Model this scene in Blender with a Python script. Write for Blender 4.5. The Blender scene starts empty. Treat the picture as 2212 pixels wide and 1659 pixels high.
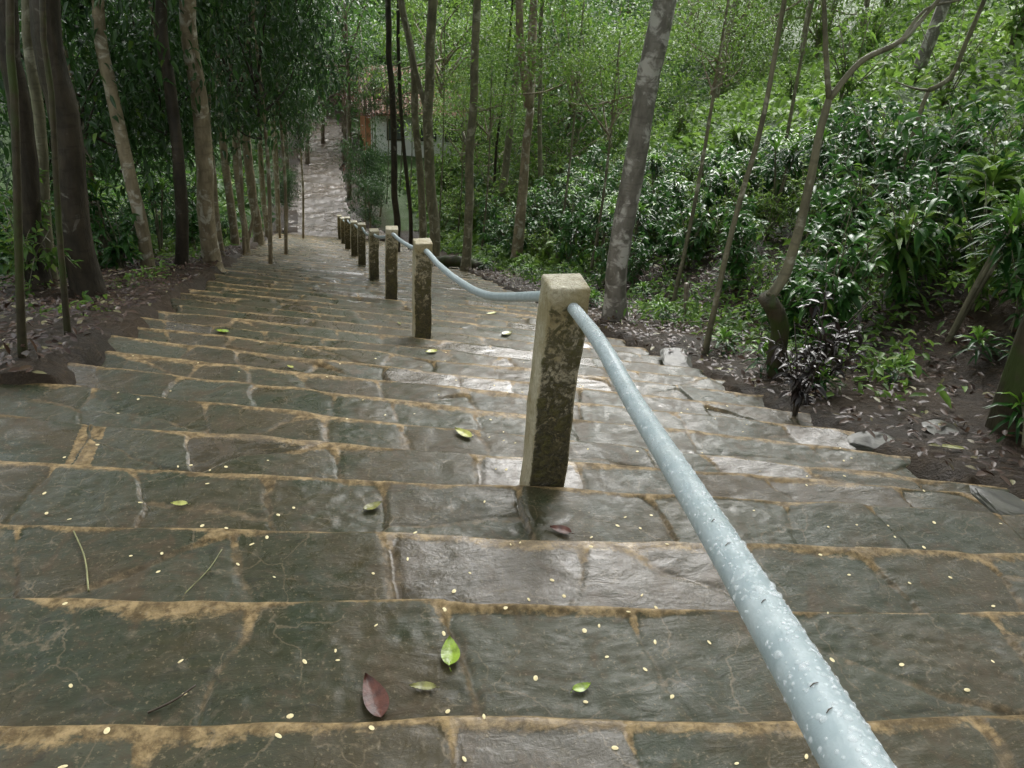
import bpy, math, random
import numpy as np
from mathutils import Vector, Matrix

random.seed(7)
RNG = np.random.default_rng(7)
R_ = math.radians

# ------------------------------------------------------------------ camera
CX, CY, F = 1106.0, 829.5, 1736.0          # photograph measured at 2212 x 1659
def nrm(v): return v / np.linalg.norm(v)
def camray(x, y): return np.array([x - CX, -(y - CY), -F])
_dn = nrm(camray(840, 4000)); _Z = -_dn
_s = nrm(camray(675, 447)); _Y = nrm(_s - np.dot(_s, _Z) * _Z); _X = np.cross(_Y, _Z)
ROT = np.array([_X, _Y, _Z])               # camera to world; camera is the world origin
scn = bpy.context.scene
cam_d = bpy.data.cameras.new('camera'); cam = bpy.data.objects.new('camera', cam_d)
scn.collection.objects.link(cam); scn.camera = cam
m4 = Matrix.Identity(4)
for i in range(3):
    for j in range(3): m4[i][j] = float(ROT[i, j])
cam.matrix_world = m4
cam_d.sensor_width = 36; cam_d.sensor_fit = 'HORIZONTAL'; cam_d.lens = F / 2212 * 36
cam_d.clip_start = 0.02; cam_d.clip_end = 400

# ------------------------------------------------------------------ light
SUN_EL, SUN_ROT = R_(43), R_(27)
w = bpy.data.worlds.new('World'); scn.world = w; w.use_nodes = True
nt = w.node_tree; bg = nt.nodes['Background']
sky = nt.nodes.new('ShaderNodeTexSky'); sky.sky_type = 'NISHITA'; sky.sun_disc = False
sky.sun_elevation = SUN_EL; sky.sun_rotation = SUN_ROT; sky.air_density = 1.2; sky.dust_density = 4.0
hs = nt.nodes.new('ShaderNodeHueSaturation'); hs.inputs['Saturation'].default_value = 0.14
nt.links.new(sky.outputs[0], hs.inputs['Color']); nt.links.new(hs.outputs[0], bg.inputs[0])
bg.inputs[1].default_value = 0.15
sd = bpy.data.lights.new('sun', 'SUN'); sd.energy = 0.7; sd.angle = R_(44); sd.color = (1, .97, .92)
so = bpy.data.objects.new('sun', sd); scn.collection.objects.link(so)
sdir = Vector((math.sin(SUN_ROT) * math.cos(SUN_EL), math.cos(SUN_ROT) * math.cos(SUN_EL), math.sin(SUN_EL)))
so.rotation_euler = sdir.to_track_quat('Z', 'Y').to_euler(); so.location = sdir * 60
scn.view_settings.view_transform = 'Standard'; scn.view_settings.look = 'None'
scn.view_settings.gamma = 1; scn.view_settings.exposure = 1.75
scn.cycles.max_bounces = 6; scn.cycles.diffuse_bounces = 3; scn.cycles.glossy_bounces = 3
scn.cycles.transmission_bounces = 4; scn.cycles.transparent_max_bounces = 8
scn.cycles.use_denoising = True

# ------------------------------------------------------------------ helpers
COL = scn.collection
def link(o, parent=None):
    COL.objects.link(o)
    if parent is not None: o.parent = parent
    return o
def tag(o, label=None, cat=None, group=None, kind=None):
    if label: o['label'] = label
    if cat: o['category'] = cat
    if group: o['group'] = group
    if kind: o['kind'] = kind
    return o
def empty(name, loc=(0, 0, 0)):
    o = bpy.data.objects.new(name, None); o.location = loc; o.empty_display_size = .2
    return link(o)
def copy_tree(root):
    c = root.copy(); COL.objects.link(c)
    for ch in list(root.children):
        d = ch.copy(); COL.objects.link(d); d.parent = c
        for g in list(ch.children):
            e = g.copy(); COL.objects.link(e); e.parent = d
    return c

def smooth(a, b, x):
    t = np.clip((x - a) / (b - a), 0, 1); return t * t * (3 - 2 * t)
_perm = np.random.default_rng(99).random((256, 256))
def vnoise(x, y, seed=0):
    x = np.asarray(x, float) + seed * 17.31; y = np.asarray(y, float) + seed * 9.77
    xi = np.floor(x).astype(int); yi = np.floor(y).astype(int); fx = x - xi; fy = y - yi
    fx = fx * fx * (3 - 2 * fx); fy = fy * fy * (3 - 2 * fy)
    a = _perm[xi & 255, yi & 255]; b = _perm[(xi + 1) & 255, yi & 255]
    c = _perm[xi & 255, (yi + 1) & 255]; d = _perm[(xi + 1) & 255, (yi + 1) & 255]
    return (a + (b - a) * fx + (c - a) * fy + (a - b - c + d) * fx * fy) * 2 - 1
def fbm(x, y, seed=0, o=3):
    v = 0; a = 1
    for i in range(o): v = v + a * vnoise(x * 2 ** i, y * 2 ** i, seed + i); a *= .5
    return v

class MB:
    """collects triangles / quads, then links them as ONE mesh"""
    def __init__(s): s.V = []; s.T = []; s.Q = []; s.C = []; s.n = 0
    def add(s, V, T=None, Q=None, tint=None):
        V = np.asarray(V, float).reshape(-1, 3)
        if T is not None and len(T): s.T.append(np.asarray(T, int) + s.n)
        if Q is not None and len(Q): s.Q.append(np.asarray(Q, int) + s.n)
        if tint is None: tint = np.full((len(V), 3), .5)
        s.C.append(np.asarray(tint, float)); s.V.append(V); s.n += len(V)
    def mesh(s, name, smooth_=True, mat=None):
        V = np.concatenate(s.V); C = np.concatenate(s.C)
        T = np.concatenate(s.T) if s.T else np.zeros((0, 3), int)
        Q = np.concatenate(s.Q) if s.Q else np.zeros((0, 4), int)
        me = bpy.data.meshes.new(name)
        me.vertices.add(len(V)); me.vertices.foreach_set('co', V.astype('f4').ravel())
        nl = T.size + Q.size; me.loops.add(nl)
        me.loops.foreach_set('vertex_index', np.concatenate([T.ravel(), Q.ravel()]).astype('i4'))
        tot = np.concatenate([np.full(len(T), 3), np.full(len(Q), 4)])
        st = np.concatenate([[0], np.cumsum(tot)[:-1]]) if len(tot) else []
        me.polygons.add(len(tot)); me.polygons.foreach_set('loop_start', np.asarray(st, 'i4'))
        me.polygons.foreach_set('loop_total', tot.astype('i4'))
        me.polygons.foreach_set('use_smooth', np.full(len(tot), smooth_))
        at = me.attributes.new('tint', 'FLOAT_VECTOR', 'POINT'); at.data.foreach_set('vector', C.astype('f4').ravel())
        me.update(calc_edges=True); me.validate()
        if mat: me.materials.append(mat)
        return me
    def build(s, name, mat, parent=None, smooth_=True):
        return link(bpy.data.objects.new(name, s.mesh(name, smooth_, mat)), parent)

def tube(mb, P, rad, n=8, rough=0.0, tint=None, cap=True):
    P = np.asarray(P, float); m = len(P); rad = np.broadcast_to(np.asarray(rad, float), (m,))
    tang = np.gradient(P, axis=0); tang /= np.linalg.norm(tang, axis=1)[:, None] + 1e-9
    ref = np.array([1., 0, 0]) if abs(tang[0][0]) < .8 else np.array([0, 1., 0])
    A = np.cross(tang, ref); A /= np.linalg.norm(A, axis=1)[:, None] + 1e-9; B = np.cross(tang, A)
    th = np.linspace(0, 2 * math.pi, n, endpoint=False)
    rr = rad[:, None] * (1 + (rough * RNG.normal(size=(m, n)) if rough else 0))
    V = P[:, None, :] + rr[..., None] * (np.cos(th)[None, :, None] * A[:, None, :] + np.sin(th)[None, :, None] * B[:, None, :])
    i = np.arange(m - 1)[:, None] * n; j = np.arange(n)[None, :]; j2 = (j + 1) % n
    Q = np.stack([i + j, i + j2, i + n + j2, i + n + j], -1).reshape(-1, 4)
    V = V.reshape(-1, 3); T = []
    if cap:
        V = np.vstack([V, P[0], P[-1]])
        for k in range(n):
            T.append((m * n, (k + 1) % n, k)); T.append((m * n + 1, (m - 1) * n + k, (m - 1) * n + (k + 1) % n))
    tt = None if tint is None else np.tile(tint, (len(V), 1))
    mb.add(V, T, Q, tt)

def resample(P, step):
    """Catmull-Rom through P, sampled about every `step` metres"""
    P = np.asarray(P, float); E = np.vstack([2 * P[0] - P[1], P, 2 * P[-1] - P[-2]]); out = []; uu = []
    for k in range(1, len(E) - 2):
        p0, p1, p2, p3 = E[k - 1:k + 3]; n = max(2, int(np.linalg.norm(p2 - p1) / step))
        for t in np.arange(n) / n:
            out.append(.5 * (2 * p1 + (p2 - p0) * t + (2 * p0 - 5 * p1 + 4 * p2 - p3) * t * t + (3 * p1 - p0 - 3 * p2 + p3) * t ** 3)); uu.append(k - 1 + t)
    out.append(P[-1]); uu.append(len(P) - 1)
    return np.array(out), np.array(uu)

def unit(a): return a / (np.linalg.norm(a, axis=-1, keepdims=True) + 1e-9)
def leaves(mb, P, D, N, L, W, tint, droop=.15, fold=.25):
    """n leaves at once: each folded along its midrib, pointed, drooping at the tip"""
    P = np.asarray(P, float); D = unit(np.asarray(D, float)); S = unit(np.cross(D, N)); N = np.cross(S, D)
    n = len(P); L = np.broadcast_to(L, (n,))[:, None]; W = np.broadcast_to(W, (n,))[:, None]
    dz = np.array([0, 0, -1.0]) * L * droop
    b = P; m1 = P + D * L * .32; m2 = P + D * L * .68 + dz * .35; t = P + D * L + dz
    up = N * W * fold
    l1 = m1 + S * W * .46 + up; r1 = m1 - S * W * .46 + up; l2 = m2 + S * W * .4 + up; r2 = m2 - S * W * .4 + up
    V = np.stack([b, l1, m1, r1, l2, m2, r2, t], 1).reshape(-1, 3)
    o = np.arange(n)[:, None] * 8
    T = np.concatenate([o + np.array(q) for q in ([0, 2, 1], [0, 3, 2], [4, 5, 7], [5, 6, 7])])
    Q = np.concatenate([o + np.array(q) for q in ([1, 2, 5, 4], [2, 3, 6, 5])])
    tt = np.repeat(np.asarray(tint, float).reshape(n, -1), 8, 0)
    if tt.shape[1] == 1: tt = np.repeat(tt, 3, 1)
    mb.add(V, T, Q, tt)

# ------------------------------------------------------------------ materials
class NT:
    def __init__(s, name):
        s.m = bpy.data.materials.new(name); s.m.use_nodes = True; s.t = s.m.node_tree
        s.p = s.t.nodes['Principled BSDF']; s.out = s.t.nodes['Material Output']
    def n(s, ty, **kw):
        nd = s.t.nodes.new(ty)
        for k, v in kw.items():
            if k in nd.bl_rna.properties: setattr(nd, k, v)
            else: s.set(nd.inputs[k.replace('_', ' ')], v)
        return nd
    def set(s, inp, v):
        if hasattr(v, 'is_linked') or hasattr(v, 'is_output'): s.t.links.new(v, inp)
        else:
            if isinstance(v, (tuple, list)) and len(v) == 3 and len(inp.default_value) == 4: v = (*v, 1)
            inp.default_value = v
    def coord(s, kind='Object', scale=(1, 1, 1)):
        tc = s.n('ShaderNodeTexCoord'); mp = s.n('ShaderNodeMapping'); s.set(mp.inputs['Scale'], scale)
        s.t.links.new(tc.outputs[kind], mp.inputs['Vector']); return mp.outputs[0]
    def noise(s, vec, scale, detail=4, rough=.55, dist=0):
        nd = s.n('ShaderNodeTexNoise'); s.t.links.new(vec, nd.inputs['Vector'])
        for k, v in (('Scale', scale), ('Detail', detail), ('Roughness', rough), ('Distortion', dist)): nd.inputs[k].default_value = v
        return nd.outputs['Fac']
    def ramp(s, fac, a, b, lo=0., hi=1.):
        nd = s.n('ShaderNodeMapRange'); nd.interpolation_type = 'SMOOTHSTEP'
        s.set(nd.inputs[0], fac)
        for i, v in enumerate((a, b, lo, hi)): s.set(nd.inputs[i + 1], v)
        return nd.outputs[0]
    def mix(s, fac, a, b):
        nd = s.n('ShaderNodeMix'); nd.data_type = 'RGBA'
        s.set(nd.inputs[0], fac); s.set(nd.inputs[6], a); s.set(nd.inputs[7], b); return nd.outputs[2]
    def math(s, op, a, b=0.):
        nd = s.n('ShaderNodeMath'); nd.operation = op; s.set(nd.inputs[0], a); s.set(nd.inputs[1], b); return nd.outputs[0]
    def attr(s):
        nd = s.n('ShaderNodeAttribute'); nd.attribute_name = 'tint'
        sp = s.n('ShaderNodeSeparateXYZ'); s.t.links.new(nd.outputs['Vector'], sp.inputs[0]); return sp.outputs
    def rand(s): return s.n('ShaderNodeObjectInfo').outputs['Random']
    def bump(s, h, strength=.3, dist=.01):
        nd = s.n('ShaderNodeBump'); nd.inputs['Strength'].default_value = strength; nd.inputs['Distance'].default_value = dist
        s.t.links.new(h, nd.inputs['Height']); s.t.links.new(nd.outputs[0], s.p.inputs['Normal'])
    def fin(s, col, rough=.5, spec=.5, metal=0):
        s.set(s.p.inputs['Base Color'], col); s.set(s.p.inputs['Roughness'], rough)
        s.set(s.p.inputs['Specular IOR Level'], spec); s.p.inputs['Metallic'].default_value = metal
        return s.m

def leaf_mat(name, dark, light, fresh, rough=.3, trans=.3, spec=.5):
    t = NT(name); a = t.attr(); r = t.rand()
    f = t.math('ADD', t.math('MULTIPLY', a[0], .75), t.math('MULTIPLY', r, .3))
    c = t.mix(t.ramp(f, .1, .95), dark, light); c = t.mix(t.ramp(a[1], .8, 1.), c, fresh)
    nv = t.noise(t.coord('Object'), 9, 2)
    c = t.mix(t.ramp(nv, .3, .75, 0, .45), c, tuple(x * 1.5 for x in dark))
    t.fin(c, rough, spec)
    tr = t.n('ShaderNodeBsdfTranslucent'); t.set(tr.inputs[0], t.mix(.5, c, tuple(x * 1.6 for x in light)))
    mx = t.n('ShaderNodeMixShader'); mx.inputs[0].default_value = trans
    t.t.links.new(t.p.outputs[0], mx.inputs[1]); t.t.links.new(tr.outputs[0], mx.inputs[2])
    t.t.links.new(mx.outputs[0], t.out.inputs[0]); return t.m

def bark_mat(name, a, b, lichen, lich=.5, moss=None):
    t = NT(name); v = t.coord('Object', (1, 1, .35)); n1 = t.noise(v, 9, 5, .6); n2 = t.noise(t.coord('Object'), 5, 4, .6, .5)
    n3 = t.noise(t.coord('Object', (1, 1, 4)), 6, 3)
    c = t.mix(t.ramp(n1, .3, .7), a, b); c = t.mix(t.ramp(n2, lich, lich + .12), c, lichen)
    c = t.mix(t.ramp(n3, .54, .68, 0, .6), c, a)
    if moss: c = t.mix(t.ramp(t.noise(t.coord('Object'), 3.3, 4), .45, .6), c, moss)
    t.bump(n1, .9, .03); return t.fin(c, .6, .3)

M = {}
M['leaf_dark'] = leaf_mat('glossy_leaf', (.022, .068, .017), (.065, .165, .032), (.17, .30, .03), .30, .26, .36)
M['leaf_mid'] = leaf_mat('canopy_leaf', (.02, .055, .012), (.065, .14, .026), (.18, .28, .04), .45, .38, .3)
M['leaf_light'] = leaf_mat('undergrowth_leaf', (.038, .092, .018), (.145, .245, .040), (.26, .34, .06), .5, .38, .25)
M['leaf_droop'] = leaf_mat('drooping_leaf', (.014, .040, .013), (.050, .110, .026), (.13, .22, .03), .36, .3, .38)
M['leaf_purple'] = leaf_mat('purple_leaf', (.012, .010, .009), (.032, .022, .019), (.03, .04, .02), .3, .15, .5)
M['leaf_red'] = leaf_mat('reddish_leaf', (.05, .018, .014), (.14, .06, .045), (.2, .13, .08), .4, .3, .4)
M['strap'] = leaf_mat('strap_leaf', (.012, .05, .012), (.045, .13, .018), (.2, .38, .035), .36, .28, .32)
M['bark_pale'] = bark_mat('pale_bark', (.13, .105, .065), (.27, .225, .145), (.40, .38, .31), .52)
M['bark_brown'] = bark_mat('brown_bark', (.060, .048, .032), (.145, .112, .072), (.27, .25, .20), .53)
M['bark_grey'] = bark_mat('grey_bark', (.095, .088, .072), (.20, .188, .16), (.40, .39, .35), .5)
M['bark_dark'] = bark_mat('dark_bark', (.018, .015, .010), (.048, .038, .025), (.14, .13, .11), .6)
M['bark_moss'] = bark_mat('mossy_bark', (.02, .018, .01), (.06, .05, .028), (.14, .14, .1), .66, (.035, .05, .012))
M['bark_green'] = bark_mat('greenish_bark', (.085, .08, .05), (.18, .168, .105), (.30, .29, .22), .54)

def stone_mat():
    t = NT('wet_stone'); a = t.attr(); v = t.coord('Object')
    n1 = t.noise(v, 2.6, 5, .62, .5); n2 = t.noise(v, 26, 6, .7, .3); n3 = t.noise(t.coord('Object', (1, 2.6, 1)), 9, 6, .65, 1.4)
    n4 = t.noise(v, 90, 4, .65); n5 = t.noise(t.coord('Object', (1.2, 1, 1)), 5.5, 6, .7, .9)
    slate = t.mix(t.ramp(n1, .35, .65), (.030, .039, .021), (.052, .043, .021))
    slate = t.mix(t.ramp(a[1], .55, 1., 0, .7), slate, (.062, .068, .046))
    slate = t.mix(t.ramp(a[1], .3, .0, 0, .7), slate, (.050, .038, .022))
    slate = t.mix(t.ramp(n5, .5, .66, 0, .75), slate, (.066, .047, .025))
    slate = t.mix(t.ramp(n3, .55, .70, 0, .6), slate, (.024, .026, .019))
    slate = t.mix(t.ramp(n2, .55, .70, 0, .55), slate, (.12, .10, .065))
    mort = t.mix(t.ramp(n2, .35, .68), (.058, .043, .023), (.19, .138, .075))
    mort = t.mix(t.ramp(n5, .52, .64, 0, .6), mort, (.045, .032, .017))
    band = t.mix(t.ramp(n2, .35, .66), (.095, .062, .024), (.34, .245, .12))
    band = t.mix(t.ramp(n5, .50, .66, 0, .7), band, (.060, .042, .017))
    jm = t.ramp(t.math('ADD', a[0], t.math('ADD', t.math('MULTIPLY', t.math('SUBTRACT', n2, .5), 1.0), t.math('MULTIPLY', t.math('SUBTRACT', n1, .60), 2.4))), .3, .9, 0, .65)
    bm = t.ramp(t.math('ADD', a[2], t.math('ADD', t.math('MULTIPLY', t.math('SUBTRACT', n3, .5), 1.3), t.math('MULTIPLY', t.math('SUBTRACT', n4, .5), .9))), .3, .8, 0, .9)
    c = t.mix(jm, slate, mort); c = t.mix(bm, c, band)
    crk = t.n('ShaderNodeTexVoronoi'); crk.feature = 'DISTANCE_TO_EDGE'; crk.inputs['Scale'].default_value = 3.4
    wv = t.n('ShaderNodeMix'); wv.data_type = 'VECTOR'; wv.inputs[0].default_value = .16; t.set(wv.inputs[4], v)
    nz = t.n('ShaderNodeTexNoise'); t.t.links.new(v, nz.inputs['Vector']); nz.inputs['Scale'].default_value = 6; nz.inputs['Detail'].default_value = 5; t.set(wv.inputs[5], nz.outputs['Color']); t.t.links.new(wv.outputs[1], crk.inputs['Vector'])
    ck = t.math('MULTIPLY', t.ramp(crk.outputs['Distance'], .012, .0, 0, 1), t.ramp(n5, .45, .58, 1., 0.))
    c = t.mix(t.math('MULTIPLY', ck, .55), c, (.17, .135, .085))
    c = t.mix(t.ramp(n4, .57, .70, 0, .65), c, (.19, .155, .095)); c = t.mix(t.ramp(n4, .42, .28, 0, .5), c, (.018, .017, .012))
    rg = t.math('ADD', t.math('ADD', t.ramp(n5, .36, .60, .16, .42), t.ramp(a[1], .09, .13, -.11, .06)), t.math('MULTIPLY', jm, .12)); rg = t.math('ADD', rg, t.math('MULTIPLY', bm, .2))
    h = t.math('ADD', t.math('MULTIPLY', n3, 1.1), t.math('ADD', t.math('MULTIPLY', n2, .6), t.math('MULTIPLY', n4, .22)))
    film = t.math('MULTIPLY', t.ramp(t.noise(v, 1.9, 4, .6, .3), .62, .72), t.math('SUBTRACT', 1., t.math('MULTIPLY', bm, .8)))   # standing rain water
    rg = t.math('ADD', t.math('MULTIPLY', rg, t.math('SUBTRACT', 1., film)), t.math('MULTIPLY', film, .06))
    t.bump(t.math('MULTIPLY', h, t.math('SUBTRACT', 1., t.math('MULTIPLY', film, .6))), .28, .012)
    return t.fin(t.mix(t.math('MULTIPLY', film, .4), c, (.030, .027, .016)), rg, t.math('ADD', t.ramp(a[1], .09, .13, .42, .19), t.math('MULTIPLY', film, .2)))
M['stone'] = stone_mat()

def dirt_mat():
    t = NT('wet_dirt'); v = t.coord('Object'); n1 = t.noise(v, .9, 5, .6); n2 = t.noise(v, 14, 6, .7); n3 = t.noise(v, 60, 3, .6)
    c = t.mix(t.ramp(n1, .3, .7), (.014, .010, .006), (.042, .028, .015)); c = t.mix(t.ramp(n2, .5, .7, 0, .8), c, (.075, .052, .030))
    c = t.mix(t.math('MULTIPLY', t.attr()[0], t.ramp(n2, .25, .6, .55, 1.)), c, t.mix(n2, (.02, .045, .01), (.06, .12, .025)))
    t.bump(t.math('ADD', n2, t.math('MULTIPLY', n3, .4)), .9, .05); return t.fin(c, t.ramp(n1, .3, .7, .45, .85), .2)
M['dirt'] = dirt_mat()
def path_mat():
    t = NT('wet_cobble'); v = t.coord('Object'); n1 = t.noise(v, .8, 4); n2 = t.noise(t.coord('Object', (1, .5, 1)), 5, 5, .65)
    c = t.mix(t.ramp(n2, .3, .7), (.066, .050, .038), (.155, .125, .098)); c = t.mix(t.ramp(n1, .4, .7, 0, .6), c, (.085, .074, .062))
    t.bump(n2, 1., .06); return t.fin(c, t.ramp(n1, .3, .7, .18, .4), .5)
M['path'] = path_mat()
def post_mat():
    t = NT('worn_concrete'); a = t.attr(); v = t.coord('Object'); r = t.rand()
    off = t.n('ShaderNodeVectorMath'); off.operation = 'ADD'; t.set(off.inputs[0], v)
    cmb = t.n('ShaderNodeCombineXYZ'); t.set(cmb.inputs[0], t.math('MULTIPLY', r, 9.)); t.set(off.inputs[1], cmb.outputs[0]); v = off.outputs[0]
    n1 = t.noise(v, 15, 6, .7, .8); n2 = t.noise(v, 44, 5, .7, .8); n3 = t.noise(v, 5, 3)
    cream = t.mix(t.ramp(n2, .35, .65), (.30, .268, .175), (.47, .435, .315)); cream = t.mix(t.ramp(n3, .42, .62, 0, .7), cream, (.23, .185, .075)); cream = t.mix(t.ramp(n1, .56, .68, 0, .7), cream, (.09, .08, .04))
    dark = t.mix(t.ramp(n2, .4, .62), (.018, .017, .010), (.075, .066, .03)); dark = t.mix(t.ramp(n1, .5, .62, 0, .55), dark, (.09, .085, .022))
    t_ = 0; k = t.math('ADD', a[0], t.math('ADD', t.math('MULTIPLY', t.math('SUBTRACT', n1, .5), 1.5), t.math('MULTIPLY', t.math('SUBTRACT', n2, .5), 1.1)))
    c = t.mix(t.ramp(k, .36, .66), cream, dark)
    t.bump(t.math('ADD', n2, t.math('MULTIPLY', n1, .6)), .9, .012); return t.fin(c, .42, .4)
M['post'] = post_mat()
def pipe_mat():
    t = NT('painted_pipe'); v = t.coord('Object'); n1 = t.noise(v, 24, 4, .6); n2 = t.noise(v, 160, 3, .6); n3 = t.noise(v, 6, 3)
    c = t.mix(t.ramp(n1, .35, .7), (.29, .355, .375), (.38, .44, .455)); c = t.mix(t.ramp(n2, .68, .76, 0, .3), c, (.18, .22, .23))
    c = t.mix(t.ramp(n3, .58, .68, 0, .3), c, (.25, .30, .30))
    t.bump(n2, .25, .002); return t.fin(c, .38, .45)
M['pipe'] = pipe_mat()
def simple(name, col, rough=.5, spec=.5, var=.35, scale=20):
    t = NT(name); n = t.noise(t.coord('Object'), scale, 4); c = t.mix(t.ramp(n, .3, .7), tuple(x * (1 - var) for x in col), tuple(x * (1 + var) for x in col))
    t.bump(n, .3, .01); return t.fin(c, rough, spec)
_d = NT('water_drop'); _d.fin((.86, .9, .92), .1, .5)
_tr = _d.n('ShaderNodeBsdfTransparent'); _mx = _d.n('ShaderNodeMixShader'); _mx.inputs[0].default_value = .26
_d.t.links.new(_tr.outputs[0], _mx.inputs[1]); _d.t.links.new(_d.p.outputs[0], _mx.inputs[2]); _d.t.links.new(_mx.outputs[0], _d.out.inputs[0]); M['drop'] = _d.m
M['hole'] = simple('dark_socket', (.015, .013, .01), .8)
M['petal'] = simple('pale_petal', (.78, .67, .38), .5, .4, .15)
M['leaf_fall_green'] = simple('fallen_green_leaf', (.20, .29, .035), .25, .5, .35, 40)
M['leaf_fall_yellow'] = simple('fallen_yellow_leaf', (.36, .37, .10), .3, .5, .3, 40)
M['leaf_fall_olive'] = simple('fallen_olive_leaf', (.17, .17, .045), .3, .5, .3, 40)
M['leaf_fall_red'] = simple('fallen_red_leaf', (.075, .024, .014), .42, .4, .4, 40)
M['twig'] = simple('twig_bark', (.05, .035, .022), .5); M['blade'] = simple('dry_blade', (.22, .22, .09), .5)
M['pale_twig'] = simple('bleached_twig', (.2, .17, .13), .5)
M['litter'] = leaf_mat('litter_leaf', (.022, .012, .008), (.085, .05, .03), (.24, .23, .11), .42, .1, .25)
M['plaster'] = simple('white_plaster', (.74, .73, .72), .7, .3, .08, 3); M['terracotta'] = simple('terracotta_tile', (.20, .095, .06), .6, .3, .45, 1.5)
M['brickwall'] = simple('red_render', (.40, .17, .09), .7, .3, .2, 3)
M['wood'] = simple('dark_wood', (.03, .022, .016), .5); M['glass'] = simple('window_glass', (.10, .11, .115), .08, .6, .1)
M['rock'] = simple('mossy_rock', (.035, .036, .024), .45, .4, .5, 12)

# ------------------------------------------------------------------ lie of the land
H0, G0 = 1.1, .30182
XL, XR, S_END = -1.45, 3.3, 30.6
def Tsk(s): return np.interp(s, [0, 1.2, 2.6, 3.8, 9, 30], [.13, .155, .2, .33, .33, .26])
def s_of(X, Y):
    Xc = np.clip(X, -1.6, 3.5); s = np.asarray(Y, float) + 0 * Xc
    for _ in range(5): s = Y + Xc * Tsk(s)
    return s
def ground(X, Y):
    X = np.asarray(X, float); Y = np.asarray(Y, float)
    s = s_of(X, Y); z = -H0 - G0 * np.minimum(s, S_END) - .012 * np.maximum(s - S_END, 0)
    u = np.maximum(-(X + 1.5), 0)
    z = z - .03 * smooth(0, .6, u) - .22 * np.maximum(u - 2.2, 0) * (u < 99) + .55 * np.maximum(u - 12, 0)
    v = np.maximum(X - 3.3, 0); v0 = 1.3 + 5.5 * smooth(27, 36, Y)
    z = z + .06 * np.minimum(v, 1.5) + .52 * np.maximum(v - v0, 0) - .02 * np.maximum(v - v0 - 22, 0)
    z = z + .42 * np.maximum(Y - 55, 0)
    bump = smooth(0, .5, u) + smooth(0, .6, v)
    return z + bump * (.05 * fbm(X * .9, Y * .9, 3) + .16 * smooth(1, 3, v) * fbm(X * .3, Y * .3, 5))
NOSES = list(.17 + .515 * np.arange(-5, 2)) + [1.17, 1.69, 2.17, 2.72, 3.22, 3.73, 4.25]
NOSES = sorted(set(round(float(x), 3) for x in NOSES if x < .9)) + [1.17, 1.69, 2.17, 2.72, 3.22, 3.73, 4.25]
while NOSES[-1] < S_END - .3: NOSES.append(NOSES[-1] + .515 + random.uniform(-.03, .03))
NOSES = np.array(NOSES)

def to_world(x, y, depth):
    """point at this camera depth along the view ray of a photo pixel"""
    return ROT @ (camray(x, y) / F * depth)
def hit(x, y, fn=None, tmax=110, Yfix=None):
    r = ROT @ camray(x, y) / F
    if Yfix is not None: return r * (Yfix / r[1])
    fn = fn or ground
    t = np.arange(.5, tmax, .01); P = r[None] * t[:, None]; d = P[:, 2] - fn(P[:, 0], P[:, 1])
    k = np.argmax(d < 0); return P[k] if d[k] < 0 else P[-1]
def proj(p):
    c = ROT.T @ np.asarray(p, float); return CX + F * c[0] / -c[2], CY - F * c[1] / -c[2], -c[2]

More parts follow.
